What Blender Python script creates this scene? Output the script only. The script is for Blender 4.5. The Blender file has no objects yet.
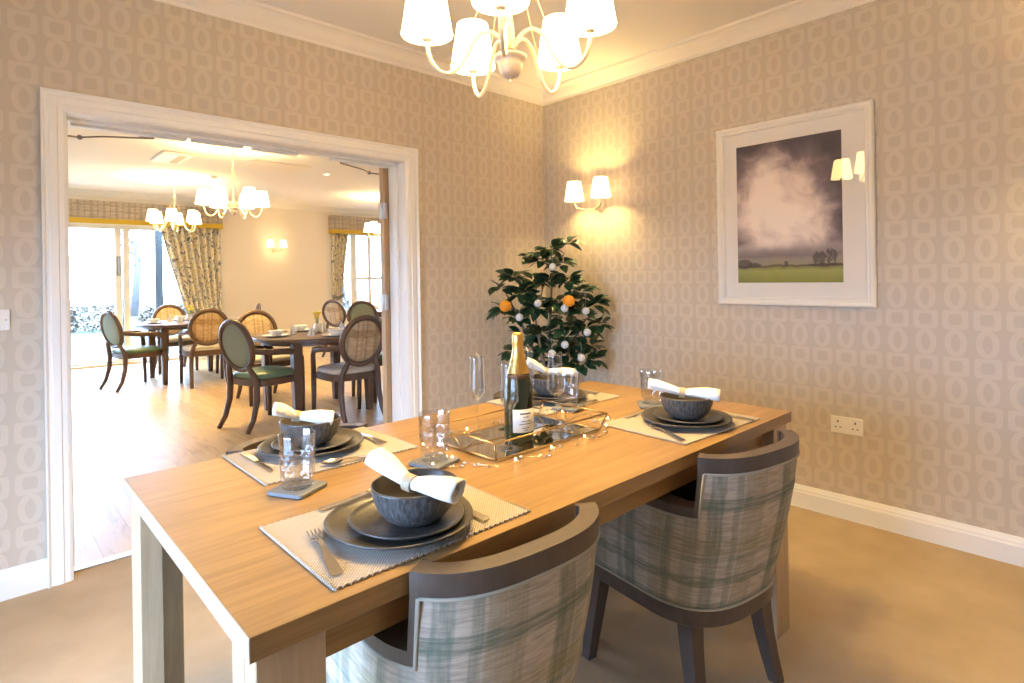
import bpy, math, random
from mathutils import Vector, Matrix, Euler
random.seed(7)
R = math.radians; PI = math.pi
sc = bpy.context.scene
col = sc.collection

# ------------------------------------------------------------------ helpers
class MB:
    """collects shapes, then links them as one mesh object"""
    def __init__(s): s.v=[]; s.f=[]; s.uv=[]; s.mi=[]; s.sm=[]
    def add(s, verts, faces, M=None, uvs=None, mi=0, smooth=True):
        b=len(s.v)
        for p in verts:
            p=Vector(p); s.v.append(tuple(M@p) if M is not None else tuple(p))
        for k,f in enumerate(faces):
            s.f.append(tuple(i+b for i in f)); s.mi.append(mi); s.sm.append(smooth)
            s.uv.append([uvs[i] for i in f] if uvs else None)
        return s
    def box(s, x0,x1,y0,y1,z0,z1, M=None, mi=0, bev=0):
        if bev>0:
            b=min(bev,(x1-x0)*.49,(y1-y0)*.49,(z1-z0)*.49)
            vs=[];idx={}
            for i,(X,sx) in enumerate(((x0,1),(x1,-1))):
                for j,(Y,sy) in enumerate(((y0,1),(y1,-1))):
                    for k,(Z,sz) in enumerate(((z0,1),(z1,-1))):
                        for a in range(3):
                            p=[X+sx*b,Y+sy*b,Z+sz*b]; p[a]=(X,Y,Z)[a]
                            idx[(i,j,k,a)]=len(vs); vs.append(p)
            F=[]
            g=lambda i,j,k,a:idx[(i,j,k,a)]
            for i in (0,1):
                q=[g(i,0,0,0),g(i,0,1,0),g(i,1,1,0),g(i,1,0,0)]; F.append(q if i==0 else q[::-1])
                q=[g(0,i,0,1),g(1,i,0,1),g(1,i,1,1),g(0,i,1,1)]; F.append(q if i==0 else q[::-1])
                q=[g(0,0,i,2),g(0,1,i,2),g(1,1,i,2),g(1,0,i,2)]; F.append(q if i==0 else q[::-1])
            for i in (0,1):
                for j in (0,1):
                    q=[g(i,j,0,0),g(i,j,1,0),g(i,j,1,1),g(i,j,0,1)]; F.append(q if (i+j)%2==0 else q[::-1])
                    q=[g(0,i,j,1),g(1,i,j,1),g(1,i,j,2),g(0,i,j,2)]; F.append(q if (i+j)%2 else q[::-1])
                    q=[g(i,0,j,0),g(i,1,j,0),g(i,1,j,2),g(i,0,j,2)]; F.append(q if (i+j)%2==0 else q[::-1])
                    for k in (0,1):
                        q=[g(i,j,k,0),g(i,j,k,1),g(i,j,k,2)]; F.append(q if (i+j+k)%2==0 else q[::-1])
            return s.add(vs,F,M,None,mi,False)
        V=[(x,y,z) for x in (x0,x1) for y in (y0,y1) for z in (z0,z1)]
        F=[(0,1,3,2),(4,6,7,5),(0,4,5,1),(2,3,7,6),(0,2,6,4),(1,5,7,3)]
        return s.add(V,F,M,None,mi,False)
    def loft(s, rings, closed=True, cap0=True, cap1=True, M=None, mi=0, smooth=True, uvs=None):
        n=len(rings[0]); V=[p for r in rings for p in r]; F=[]
        m=n if closed else n-1
        for i in range(len(rings)-1):
            for j in range(m):
                F.append((i*n+j, i*n+(j+1)%n, (i+1)*n+(j+1)%n, (i+1)*n+j))
        if cap0 and closed: F.append(tuple(range(n))[::-1])
        if cap1 and closed: F.append(tuple((len(rings)-1)*n+k for k in range(n)))
        return s.add(V,F,M,uvs,mi,smooth)
    def lathe(s, prof, n=32, M=None, mi=0, cap0=False, cap1=False, wob=None):
        rings=[]
        for k,(r,z) in enumerate(prof):
            rings.append([( (r*(wob(2*PI*j/n,k) if wob else 1))*math.cos(2*PI*j/n), (r*(wob(2*PI*j/n,k) if wob else 1))*math.sin(2*PI*j/n), z) for j in range(n)])
        uvs=[(j/n, k/max(1,len(prof)-1)) for k in range(len(prof)) for j in range(n)]
        return s.loft(rings,True,cap0,cap1,M,mi,True,uvs)
    def tube(s, pts, r, n=8, M=None, mi=0, closed=False, flat=None):
        pts=[Vector(p) for p in pts]; rings=[]
        up=None
        N=len(pts)
        for i,p in enumerate(pts):
            a=pts[(i-1)%N] if (closed or i>0) else p; b=pts[(i+1)%N] if (closed or i<N-1) else p
            t=(b-a).normalized()
            if up is None:
                up=Vector((0,0,1)) if abs(t.z)<.9 else Vector((1,0,0))
            u=(up-t*up.dot(t)); 
            if u.length<1e-6: u=t.orthogonal()
            u.normalize(); w=t.cross(u); up=u
            rr=r[i] if isinstance(r,(list,tuple)) else r
            fx,fy=(flat if flat else (1,1))
            rings.append([p+(u*math.cos(2*PI*k/n)*fy+w*math.sin(2*PI*k/n)*fx)*rr for k in range(n)])
        if closed: rings.append(rings[0])
        return s.loft(rings,True,not closed,not closed,M,mi)
    def sweep(s, pts, prof, M=None, mi=0, closed=False, smooth=False, ups=None):
        """prof = list of (side, up) pairs; pts in the plan, side = to the left of travel"""
        pts=[Vector(p) for p in pts]; N=len(pts); rings=[]
        for i,p in enumerate(pts):
            a=pts[(i-1)%N] if (closed or i>0) else p; b=pts[(i+1)%N] if (closed or i<N-1) else p
            if (closed or 0<i<N-1):
                t1=(p-a).normalized(); t2=(b-p).normalized(); t=(t1+t2).normalized(); k=1/max(.4,t.dot(t1))
            else: t=(b-a).normalized(); k=1
            side=Vector((-t.y,t.x,0)).normalized()*k
            rings.append([p+side*q[0]+Vector((0,0,q[1])) for q in prof])
        if closed: rings.append(rings[0])
        return s.loft(rings,True,not closed,not closed,M,mi,smooth)
    def sphere(s, c, r, n=12, M=None, mi=0, sz=1):
        prof=[(r*math.sin(PI*k/(n//2)) if 0<k<n//2 else r*.01, -r*sz*math.cos(PI*k/(n//2))) for k in range(n//2+1)]
        T=Matrix.Translation(c); return s.lathe(prof,n,(M@T) if M is not None else T,mi,True,True)
    def build(s, name, mats, parent=None, auto=None):
        me=bpy.data.meshes.new(name); me.from_pydata(s.v,[],s.f)
        if not isinstance(mats,(list,tuple)): mats=[mats]
        for m in mats: me.materials.append(m)
        for p,mi,sm in zip(me.polygons,s.mi,s.sm): p.material_index=mi; p.use_smooth=sm
        if any(u for u in s.uv):
            L=me.uv_layers.new(name='UVMap'); k=0
            for f,u in zip(s.f,s.uv):
                for j in range(len(f)):
                    if u: L.data[k].uv=u[j]
                    k+=1
        me.validate(); me.update()
        import bmesh
        bm=bmesh.new(); bm.from_mesh(me); bmesh.ops.recalc_face_normals(bm,faces=bm.faces); bm.to_mesh(me); bm.free()
        if auto:
            try: me.set_sharp_from_angle(angle=R(auto))
            except Exception: pass
        o=bpy.data.objects.new(name,me); col.objects.link(o)
        if parent: o.parent=parent
        return o
def tag(o,label,cat,group=None,kind=None):
    o['label']=label
    if cat: o['category']=cat
    if group: o['group']=group
    if kind: o['kind']=kind
    return o
def thing(name,label,cat,loc=(0,0,0),rz=0,group=None):
    o=bpy.data.objects.new(name,None); o.empty_display_size=.05; col.objects.link(o)
    o.location=loc; o.rotation_euler=(0,0,rz); tag(o,label,cat,group); return o
def struct(o,label=None):
    o['kind']='structure'
    if label: o['label']=label
    return o
def dup(o,parent=None):
    c=o.copy(); col.objects.link(c)
    if parent: c.parent=parent
    for ch in list(o.children): dup(ch,c)
    return c
def place(proto,first,loc,rz,label,group=None):
    o=proto if first else dup(proto)
    o.location=loc; o.rotation_euler=(0,0,rz); o['label']=label
    if group: o['group']=group
    return o
def RZ(a): return Matrix.Rotation(a,4,'Z')
def T(x,y,z): return Matrix.Translation((x,y,z))

# ------------------------------------------------------------------ materials
def mat(name):
    m=bpy.data.materials.new(name); m.use_nodes=True; nt=m.node_tree
    b=nt.nodes['Principled BSDF']; return m,nt,b
def N(nt,t,**k):
    n=nt.nodes.new(t)
    for a,v in k.items():
        if a=='inp':
            for i,x in v.items(): n.inputs[i].default_value=x
        else: setattr(n,a,v)
    return n
def L(nt,a,b): nt.links.new(a,b)
def c4(c): return (c[0],c[1],c[2],1)
def srgb(r,g,b):
    f=lambda c:(c/255/12.92 if c/255<=.04045 else ((c/255+.055)/1.055)**2.4)
    return (f(r),f(g),f(b))
def plain(name,c,rough=.5,metal=0,spec=.5,bump=None,coat=0,var=0,scale=20):
    m,nt,b=mat(name); b.inputs['Base Color'].default_value=c4(c); b.inputs['Roughness'].default_value=rough
    b.inputs['Metallic'].default_value=metal; b.inputs['Specular IOR Level'].default_value=spec
    if coat: b.inputs['Coat Weight'].default_value=coat; b.inputs['Coat Roughness'].default_value=.15
    tc=N(nt,'ShaderNodeTexCoord')
    if var:
        no=N(nt,'ShaderNodeTexNoise',inp={'Scale':scale,'Detail':4}); L(nt,tc.outputs['Object'],no.inputs['Vector'])
        mx=N(nt,'ShaderNodeMix',data_type='RGBA'); mx.inputs[6].default_value=c4([x*(1-var) for x in c]); mx.inputs[7].default_value=c4([min(1,x*(1+var)) for x in c])
        L(nt,no.outputs['Fac'],mx.inputs[0]); L(nt,mx.outputs[2],b.inputs['Base Color'])
    if bump:
        no=N(nt,'ShaderNodeTexNoise',inp={'Scale':bump[0],'Detail':3}); L(nt,tc.outputs['Object'],no.inputs['Vector'])
        bp=N(nt,'ShaderNodeBump',inp={'Strength':bump[1],'Distance':bump[2] if len(bump)>2 else .002}); L(nt,no.outputs['Fac'],bp.inputs['Height']); L(nt,bp.outputs[0],b.inputs['Normal'])
    return m
def ramp(nt,stops):
    r=N(nt,'ShaderNodeValToRGB'); e=r.color_ramp.elements
    while len(e)<len(stops): e.new(.5)
    for el,(p,c) in zip(e,stops): el.position=p; el.color=c4(c)
    return r
def wood(name,c0,c1,scale=(1.2,14,14),rough=.4,rot=(0,0,0)):
    m,nt,b=mat(name); tc=N(nt,'ShaderNodeTexCoord'); mp=N(nt,'ShaderNodeMapping'); mp.inputs['Scale'].default_value=scale; mp.inputs['Rotation'].default_value=rot
    L(nt,tc.outputs['Object'],mp.inputs['Vector'])
    n1=N(nt,'ShaderNodeTexNoise',inp={'Scale':2.2,'Detail':8,'Roughness':.62,'Distortion':.8}); L(nt,mp.outputs[0],n1.inputs['Vector'])
    n2=N(nt,'ShaderNodeTexNoise',inp={'Scale':14,'Detail':4,'Roughness':.7}); L(nt,mp.outputs[0],n2.inputs['Vector'])
    md=N(nt,'ShaderNodeMath',operation='MULTIPLY_ADD'); md.inputs[1].default_value=.35; L(nt,n2.outputs['Fac'],md.inputs[0]); L(nt,n1.outputs['Fac'],md.inputs[2])
    r=ramp(nt,[(.4,c0),(.9,c1)]); L(nt,md.outputs[0],r.inputs[0]); L(nt,r.outputs[0],b.inputs['Base Color'])
    b.inputs['Roughness'].default_value=rough
    bp=N(nt,'ShaderNodeBump',inp={'Strength':.12,'Distance':.002}); L(nt,n2.outputs['Fac'],bp.inputs['Height']); L(nt,bp.outputs[0],b.inputs['Normal'])
    return m
def math_(nt,op,a,b=None,c=None):
    n=N(nt,'ShaderNodeMath',operation=op)
    for i,x in enumerate((a,b,c)):
        if x is None: continue
        if isinstance(x,(int,float)): n.inputs[i].default_value=x
        else: L(nt,x,n.inputs[i])
    return n.outputs[0]
def wallpaper(name,axis,off=(0,0)):
    m,nt,b=mat(name); tc=N(nt,'ShaderNodeTexCoord'); sp=N(nt,'ShaderNodeSeparateXYZ'); L(nt,tc.outputs['Object'],sp.inputs[0])
    M=lambda *a:math_(nt,*a)
    U=sp.outputs[axis]; Z=sp.outputs['Z']
    W,H=.1135,.2135
    u=M('MULTIPLY',M('SUBTRACT',M('FRACT',M('ADD',M('DIVIDE',U,W),off[0])),.5),W)       # metres from the column's middle
    v=M('MULTIPLY',M('FRACT',M('ADD',M('DIVIDE',Z,H),off[1])),H)                        # 0..H
    au=M('ABSOLUTE',u)
    # tall oval ring, with a lens shaped eye
    vo=M('ABSOLUTE',M('SUBTRACT',v,.064))
    def ell(a,bb,vv,pw): return M('ADD',M('POWER',M('DIVIDE',au,a),pw),M('POWER',M('DIVIDE',vv,bb),pw))
    ring=M('MULTIPLY',M('LESS_THAN',ell(.041,.062,vo,2.1),1),M('GREATER_THAN',ell(.0185,.043,vo,1.6),1))
    # squared link, with a hexagonal eye
    vs=M('ABSOLUTE',M('SUBTRACT',v,.171))
    sq=M('MULTIPLY',M('LESS_THAN',ell(.048,.046,vs,6),1),M('GREATER_THAN',M('MAXIMUM',M('DIVIDE',vs,.025),M('ADD',M('DIVIDE',au,.027),M('MULTIPLY',vs,9))),1))
    fac=M('MAXIMUM',ring,sq)
    st=M('MULTIPLY',M('GREATER_THAN',M('FRACT',M('MULTIPLY',Z,95)),.5),.16)
    fac2=M('MULTIPLY',fac,M('SUBTRACT',1.0,st))
    no=N(nt,'ShaderNodeTexNoise',inp={'Scale':260,'Detail':2}); L(nt,tc.outputs['Object'],no.inputs['Vector'])
    fac3=M('ADD',fac2,M('MULTIPLY',M('SUBTRACT',no.outputs['Fac'],.5),.25))
    mx=N(nt,'ShaderNodeMix',data_type='RGBA'); mx.inputs[6].default_value=c4(WP0); mx.inputs[7].default_value=c4(WP1)
    L(nt,fac3,mx.inputs[0]); L(nt,mx.outputs[2],b.inputs['Base Color'])
    b.inputs['Roughness'].default_value=.55; b.inputs['Specular IOR Level'].default_value=.3
    return m
WP0=(.535,.465,.385); WP1=(.605,.535,.450)
def clear(name,tint=(1,1,1),rough=0.0,base=.03,k=.75):
    """thin clear glass: see-through face-on, reflecting at grazing angles"""
    m,nt,b=mat(name); nt.nodes.remove(b); out=nt.nodes['Material Output']
    tr=N(nt,'ShaderNodeBsdfTransparent'); tr.inputs[0].default_value=c4(tint)
    gl=N(nt,'ShaderNodeBsdfGlossy'); gl.inputs['Roughness'].default_value=rough
    lw=N(nt,'ShaderNodeLayerWeight',inp={'Blend':.25})
    f=math_(nt,'MULTIPLY_ADD',lw.outputs['Facing'],k,base)
    f=math_(nt,'MULTIPLY',f,f) if False else f
    pw=math_(nt,'POWER',lw.outputs['Facing'],2.5); f=math_(nt,'MULTIPLY_ADD',pw,k,base)
    mx=N(nt,'ShaderNodeMixShader'); L(nt,f,mx.inputs[0]); L(nt,tr.outputs[0],mx.inputs[1]); L(nt,gl.outputs[0],mx.inputs[2]); L(nt,mx.outputs[0],out.inputs[0])
    return m
def emit(name,c,s):
    m,nt,b=mat(name); b.inputs['Base Color'].default_value=c4(c); b.inputs['Emission Color'].default_value=c4(c); b.inputs['Emission Strength'].default_value=s; return m

M={}
M['paper_y']=wallpaper('wallpaper_right','Y',(.205,.907)); M['paper_x']=wallpaper('wallpaper_back','X',(.945,.70))
M['ceil']=plain('ceiling_paint',(.80,.755,.70),.8)
M['cream']=plain('cream_paint',(.80,.73,.63),.7)
M['white']=plain('white_gloss_paint',(.84,.83,.82),.3)
M['frame_white']=plain('picture_frame_white',(.80,.77,.72),.35)
M['plastic']=plain('white_plastic',(.82,.80,.77),.3)
M['oak']=wood('oak_top',(.188,.106,.038),(.365,.218,.085),(.9,15,15),.36)
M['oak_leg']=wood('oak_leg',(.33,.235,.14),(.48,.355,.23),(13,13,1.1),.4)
M['oak_daylit']=wood('oak_daylit',(.33,.25,.17),(.45,.35,.25),(13,1.1,13),.4)  # paler copy of the oak, window daylight put into its colour
M['oak_door']=wood('oak_door',(.45,.29,.15),(.60,.42,.25),(12,12,1.0),.4)
M['dark']=wood('dark_wood',(.052,.037,.030),(.085,.062,.051),(10,10,4),.4)
M['walnut']=wood('walnut_wood',(.085,.05,.035),(.15,.09,.065),(10,10,3),.38)
M['leather']=plain('brown_leather',(.05,.032,.025),.38,bump=(120,.2))
M['slate']=plain('slate_coaster',(.16,.17,.19),.55)
M['steel']=plain('satin_steel',(.62,.58,.53),.22,1)
M['hinge']=plain('steel_hinge',(.62,.62,.63),.35,1)
M['brass']=plain('antique_brass',(.42,.28,.13),.35,1)
M['mirror']=plain('mirror_glass',(.80,.80,.76),.03,1)
M['linen']=plain('white_linen',(.86,.85,.83),.85,bump=(400,.15))
M['ringm']=plain('napkin_ring',(.42,.33,.22),.5,bump=(200,.4))
M['arm']=plain('cream_metal',(.72,.62,.47),.35)
M['hubm']=plain('aged_silver',(.56,.48,.42),.35,.25,var=.2,scale=30)
M['china']=plain('white_china',(.84,.83,.81),.2)
M['cane']=None

def carpet():
    m,nt,b=mat('carpet'); tc=N(nt,'ShaderNodeTexCoord')
    n=N(nt,'ShaderNodeTexNoise',inp={'Scale':3.2,'Detail':5,'Roughness':.6}); L(nt,tc.outputs['Object'],n.inputs['Vector'])
    r=ramp(nt,[(.3,(.44,.335,.215)),(.7,(.53,.41,.275))]); L(nt,n.outputs['Fac'],r.inputs[0])
    n2=N(nt,'ShaderNodeTexNoise',inp={'Scale':420,'Detail':2}); L(nt,tc.outputs['Object'],n2.inputs['Vector'])
    mx=N(nt,'ShaderNodeMix',data_type='RGBA',blend_type='MULTIPLY'); mx.inputs[0].default_value=.35; L(nt,r.outputs[0],mx.inputs[6])
    r2=ramp(nt,[(.35,(.6,.6,.6)),(.6,(1,1,1))]); L(nt,n2.outputs['Fac'],r2.inputs[0]); L(nt,r2.outputs[0],mx.inputs[7])
    L(nt,mx.outputs[2],b.inputs['Base Color']); b.inputs['Roughness'].default_value=.95; b.inputs['Specular IOR Level'].default_value=.15
    bp=N(nt,'ShaderNodeBump',inp={'Strength':.4,'Distance':.004}); L(nt,n2.outputs['Fac'],bp.inputs['Height']); L(nt,bp.outputs[0],b.inputs['Normal'])
    return m
def planks():
    m,nt,b=mat('vinyl_planks'); tc=N(nt,'ShaderNodeTexCoord'); mp=N(nt,'ShaderNodeMapping'); mp.inputs['Rotation'].default_value=(0,0,R(90)); L(nt,tc.outputs['Object'],mp.inputs['Vector'])
    br=N(nt,'ShaderNodeTexBrick',inp={'Scale':1,'Mortar Size':.0015,'Brick Width':1.2,'Row Height':.15,'Bias':0}); br.offset=.37
    br.inputs['Color1'].default_value=c4((.58,.38,.17)); br.inputs['Color2'].default_value=c4((.70,.50,.25)); br.inputs['Mortar'].default_value=c4((.36,.24,.13))
    L(nt,mp.outputs[0],br.inputs['Vector'])
    mp2=N(nt,'ShaderNodeMapping'); mp2.inputs['Scale'].default_value=(9,1.6,1); L(nt,tc.outputs['Object'],mp2.inputs['Vector'])
    n=N(nt,'ShaderNodeTexNoise',inp={'Scale':2.0,'Detail':7,'Roughness':.65,'Distortion':.9}); L(nt,mp2.outputs[0],n.inputs['Vector'])
    r=ramp(nt,[(.33,(.68,.60,.52)),(.5,(.95,.93,.9)),(.75,(1,1,1))]); L(nt,n.outputs['Fac'],r.inputs[0])
    mx=N(nt,'ShaderNodeMix',data_type='RGBA',blend_type='MULTIPLY'); mx.inputs[0].default_value=.9
    L(nt,br.outputs[0],mx.inputs[6]); L(nt,r.outputs[0],mx.inputs[7]); L(nt,mx.outputs[2],b.inputs['Base Color']); b.inputs['Roughness'].default_value=.38
    return m
def plaid(name,base,stripes,U='UV',warp=.012,rough=.9):
    """stripes = list of (axis, period, offset, width, colour, strength)"""
    m,nt,b=mat(name); tc=N(nt,'ShaderNodeTexCoord')
    src=tc.outputs[U]
    nz=N(nt,'ShaderNodeTexNoise',inp={'Scale':9,'Detail':3}); L(nt,src,nz.inputs['Vector'])
    sub=N(nt,'ShaderNodeVectorMath',operation='SUBTRACT'); L(nt,nz.outputs['Color'],sub.inputs[0]); sub.inputs[1].default_value=(.5,.5,.5)
    ma=N(nt,'ShaderNodeVectorMath',operation='MULTIPLY_ADD'); L(nt,sub.outputs[0],ma.inputs[0]); ma.inputs[1].default_value=(warp,)*3; L(nt,src,ma.inputs[2])
    sp=N(nt,'ShaderNodeSeparateXYZ'); L(nt,ma.outputs[0],sp.inputs[0])
    # dry-brush streaks
    mp=N(nt,'ShaderNodeMapping'); mp.inputs['Scale'].default_value=(14,160,60); L(nt,src,mp.inputs['Vector'])
    st=N(nt,'ShaderNodeTexNoise',inp={'Scale':1,'Detail':3,'Roughness':.7}); L(nt,mp.outputs[0],st.inputs['Vector'])
    mp2=N(nt,'ShaderNodeMapping'); mp2.inputs['Scale'].default_value=(120,10,60); L(nt,src,mp2.inputs['Vector'])
    st2=N(nt,'ShaderNodeTexNoise',inp={'Scale':1,'Detail':3,'Roughness':.7}); L(nt,mp2.outputs[0],st2.inputs['Vector'])
    cur=N(nt,'ShaderNodeMix',data_type='RGBA'); cur.inputs[6].default_value=c4(base); cur.inputs[7].default_value=c4([x*.62 for x in base])
    rr=ramp(nt,[(.42,(0,0,0)),(.62,(1,1,1))]); L(nt,st.outputs['Fac'],rr.inputs[0]); L(nt,math_(nt,'MULTIPLY',rr.outputs[0],.8),cur.inputs[0])
    out=cur.outputs[2]
    for ax,per,off,w,c,s in stripes:
        d=math_(nt,'ABSOLUTE',math_(nt,'SUBTRACT',math_(nt,'FRACT',math_(nt,'ADD',math_(nt,'DIVIDE',sp.outputs[ax],per),off)),.5))
        k=N(nt,'ShaderNodeMapRange',interpolation_type='SMOOTHSTEP'); L(nt,d,k.inputs[0]); k.inputs[1].default_value=w/per*.5; k.inputs[2].default_value=w/per*.5+.03; k.inputs[3].default_value=s; k.inputs[4].default_value=0
        noise=(st2 if ax==0 else st).outputs['Fac']
        n2=N(nt,'ShaderNodeMapRange'); L(nt,noise,n2.inputs[0]); n2.inputs[1].default_value=.3; n2.inputs[2].default_value=.62; n2.inputs[3].default_value=.35; n2.inputs[4].default_value=1
        f=math_(nt,'MULTIPLY',k.outputs[0],n2.outputs[0])
        mx=N(nt,'ShaderNodeMix',data_type='RGBA'); L(nt,f,mx.inputs[0]); L(nt,out,mx.inputs[6]); mx.inputs[7].default_value=c4(c); out=mx.outputs[2]
    L(nt,out,b.inputs['Base Color']); b.inputs['Roughness'].default_value=rough; b.inputs['Specular IOR Level'].default_value=.2
    bp=N(nt,'ShaderNodeBump',inp={'Strength':.25,'Distance':.002}); L(nt,st.outputs['Fac'],bp.inputs['Height']); L(nt,bp.outputs[0],b.inputs['Normal'])
    return m
green=(.095,.135,.105); olive=(.20,.175,.08); teal=(.17,.22,.185)
M['tub_plaid']=plaid('tub_plaid',(.47,.41,.345),[(0,.265,.15,.075,olive,.42),(0,.265,.60,.034,green,.62),(0,.37,.3,.030,teal,.45),(0,.185,.45,.016,green,.5),(1,.23,.2,.040,olive,.40),(1,.23,.66,.022,green,.62),(1,.145,.1,.012,green,.42)],warp=.02)
M['oval_plaid']=plaid('oval_plaid',(.60,.45,.29),[(0,.09,.2,.014,(.25,.15,.07),.7),(0,.15,.6,.02,(.35,.24,.12),.6),(1,.08,.4,.012,(.25,.15,.07),.7)],'Object',.008)
M['valance']=plaid('valance_check',(.50,.42,.33),[(0,.16,.2,.03,(.24,.20,.17),.7),(0,.16,.7,.012,(.22,.18,.14),.6),(2,.09,.4,.018,(.24,.20,.17),.7)],'Object',.006)
M['green_vinyl']=plain('green_vinyl',(.13,.22,.15),.4)
M['sage']=plain('sage_fabric',(.27,.33,.27),.85,bump=(300,.3))
M['cream_vinyl']=plain('cream_vinyl',(.62,.56,.48),.5)
M['ochre']=plain('ochre_trim',(.55,.36,.02),.7)
def curtain_mat():
    m,nt,b=mat('floral_curtain'); tc=N(nt,'ShaderNodeTexCoord')
    mp=N(nt,'ShaderNodeMapping'); mp.inputs['Scale'].default_value=(1,1,.75); L(nt,tc.outputs['UV'],mp.inputs['Vector'])
    n=N(nt,'ShaderNodeTexNoise',inp={'Scale':9,'Detail':4,'Roughness':.6,'Distortion':1.6}); L(nt,mp.outputs[0],n.inputs['Vector'])
    r=ramp(nt,[(.36,(.13,.13,.14)),(.43,(.30,.28,.26)),(.47,(.74,.68,.56)),(.53,(.78,.72,.60)),(.57,(.60,.48,.12)),(.62,(.74,.68,.55)),(.68,(.16,.15,.16))]); L(nt,n.outputs['Fac'],r.inputs[0])
    L(nt,r.outputs[0],b.inputs['Base Color']); b.inputs['Roughness'].default_value=.9
    return m
M['curtain']=curtain_mat()
def stoneware(name,c,kind):
    m,nt,b=mat(name); tc=N(nt,'ShaderNodeTexCoord'); mp=N(nt,'ShaderNodeMapping'); L(nt,tc.outputs['UV' if kind=='bowl' else 'Object'],mp.inputs['Vector'])
    mp.inputs['Scale'].default_value=(75,7,1) if kind=='bowl' else (38,38,38)
    n=N(nt,'ShaderNodeTexNoise',inp={'Scale':1,'Detail':2,'Distortion':.3}); L(nt,mp.outputs[0],n.inputs['Vector'])
    b.inputs['Base Color'].default_value=c4(c); b.inputs['Roughness'].default_value=.34
    if kind=='bowl':
        r=ramp(nt,[(.35,[x*.55 for x in c]),(.65,[x*1.7 for x in c])]); L(nt,n.outputs['Fac'],r.inputs[0]); L(nt,r.outputs[0],b.inputs['Base Color'])
    bp=N(nt,'ShaderNodeBump',inp={'Strength':.6 if kind=='bowl' else .5,'Distance':.003}); L(nt,n.outputs['Fac'],bp.inputs['Height']); L(nt,bp.outputs[0],b.inputs['Normal'])
    return m
M['bowl_out']=stoneware('carved_stoneware',(.075,.073,.074),'bowl'); M['plate']=stoneware('rippled_stoneware',(.060,.054,.049),'plate')
M['bowl_in']=plain('glazed_stoneware',(.065,.055,.046),.3)
def mat_weave():
    m,nt,b=mat('woven_mat'); tc=N(nt,'ShaderNodeTexCoord'); sp=N(nt,'ShaderNodeSeparateXYZ'); L(nt,tc.outputs['Object'],sp.inputs[0])
    a=math_(nt,'SINE',math_(nt,'MULTIPLY',sp.outputs['X'],2*PI/.0065)); bb=math_(nt,'SINE',math_(nt,'MULTIPLY',sp.outputs['Y'],2*PI/.0065))
    h=math_(nt,'MULTIPLY',a,bb)
    mx=N(nt,'ShaderNodeMix',data_type='RGBA'); mx.inputs[6].default_value=c4((.30,.255,.21)); mx.inputs[7].default_value=c4((.60,.535,.465)); L(nt,math_(nt,'MULTIPLY_ADD',h,.5,.5),mx.inputs[0]); L(nt,mx.outputs[2],b.inputs['Base Color'])
    b.inputs['Roughness'].default_value=.85
    bp=N(nt,'ShaderNodeBump',inp={'Strength':.7,'Distance':.002}); L(nt,h,bp.inputs['Height']); L(nt,bp.outputs[0],b.inputs['Normal'])
    return m
M['mat']=mat_weave()
M['glass']=clear('thin_glass',(.975,.98,.98),0,.075,1.0)
M['pane']=clear('window_glass',(.98,.99,1),0,.03,.4)
M['picglass']=clear('picture_glass',(1,1,1),0,.035,.35)
M['cut']=clear('cut_glass',(.95,.955,.96),.015,.16,1.0)
M['bead']=clear('clear_bead',(.95,.93,.9),.05,.40,.6)
M['bottle']=plain('dark_green_glass',(.016,.020,.005),.08,spec=.7)
M['foil']=plain('gold_foil',(.72,.45,.12),.35,1,bump=(90,.5))
M['label']=plain('paper_label',(.70,.68,.65),.6)
M['ink']=plain('label_ink',(.12,.10,.08),.6)
M['red_seal']=plain('dark_seal',(.10,.05,.03),.35,.3)
M['shade']=None
def shade_mat(name,es,c=(1,.80,.52)):
    m,nt,b=mat(name); nt.nodes.remove(b); out=nt.nodes['Material Output']
    d=N(nt,'ShaderNodeBsdfDiffuse'); d.inputs[0].default_value=c4((.85,.78,.66)); t=N(nt,'ShaderNodeBsdfTranslucent'); t.inputs[0].default_value=c4((.85,.72,.5))
    mx=N(nt,'ShaderNodeMixShader',inp={0:.65}); L(nt,d.outputs[0],mx.inputs[1]); L(nt,t.outputs[0],mx.inputs[2])
    e=N(nt,'ShaderNodeEmission'); e.inputs[0].default_value=c4(c); e.inputs[1].default_value=es
    a=N(nt,'ShaderNodeAddShader'); L(nt,mx.outputs[0],a.inputs[0]); L(nt,e.outputs[0],a.inputs[1]); L(nt,a.outputs[0],out.inputs[0]); return m
M['shade']=shade_mat('lamp_shade',1.6)
M['shade_main']=shade_mat('chandelier_shade',9,(1,.74,.36))
M['shade_far']=shade_mat('lamp_shade_far',6,(1,.80,.46))
M['bulb']=emit('warm_bulb',(1,.78,.45),9)
M['fairy']=emit('fairy_bulb',(1,.66,.25),14)
M['down']=emit('downlight',(1,.85,.6),6)
M['leaf']=plain('tree_leaf',(.022,.062,.028),.32,var=.55,scale=9)
M['trunk']=plain('tree_stem',(.20,.16,.12),.8,bump=(60,.5))
M['orange']=plain('orange_peel',(.85,.33,.02),.45,bump=(150,.25))
M['bauble']=plain('white_bauble',(.72,.74,.78),.5,bump=(90,.6,.004))
M['pot']=plain('grey_pot',(.16,.16,.17),.6)
M['grey_metal']=plain('dark_grey_metal',(.035,.037,.04),.4,.3)
M['upvc']=plain('window_frame_paint',(.80,.77,.72),.35)
M['sill']=plain('threshold_tan',(.62,.48,.34),.5)
M['grass']=plain('lawn_grass',(.04,.052,.018),.9,var=.35,scale=6)
M['paving']=plain('pale_paving',(.20,.19,.18),.9,var=.1,scale=3)
M['hedge']=plain('brown_hedge',(.14,.11,.085),.95,var=.5,scale=5)
M['bark']=plain('pale_bark',(.09,.082,.085),.9)
M['flower']=plain('yellow_petal',(.80,.62,.10),.7)
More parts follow.
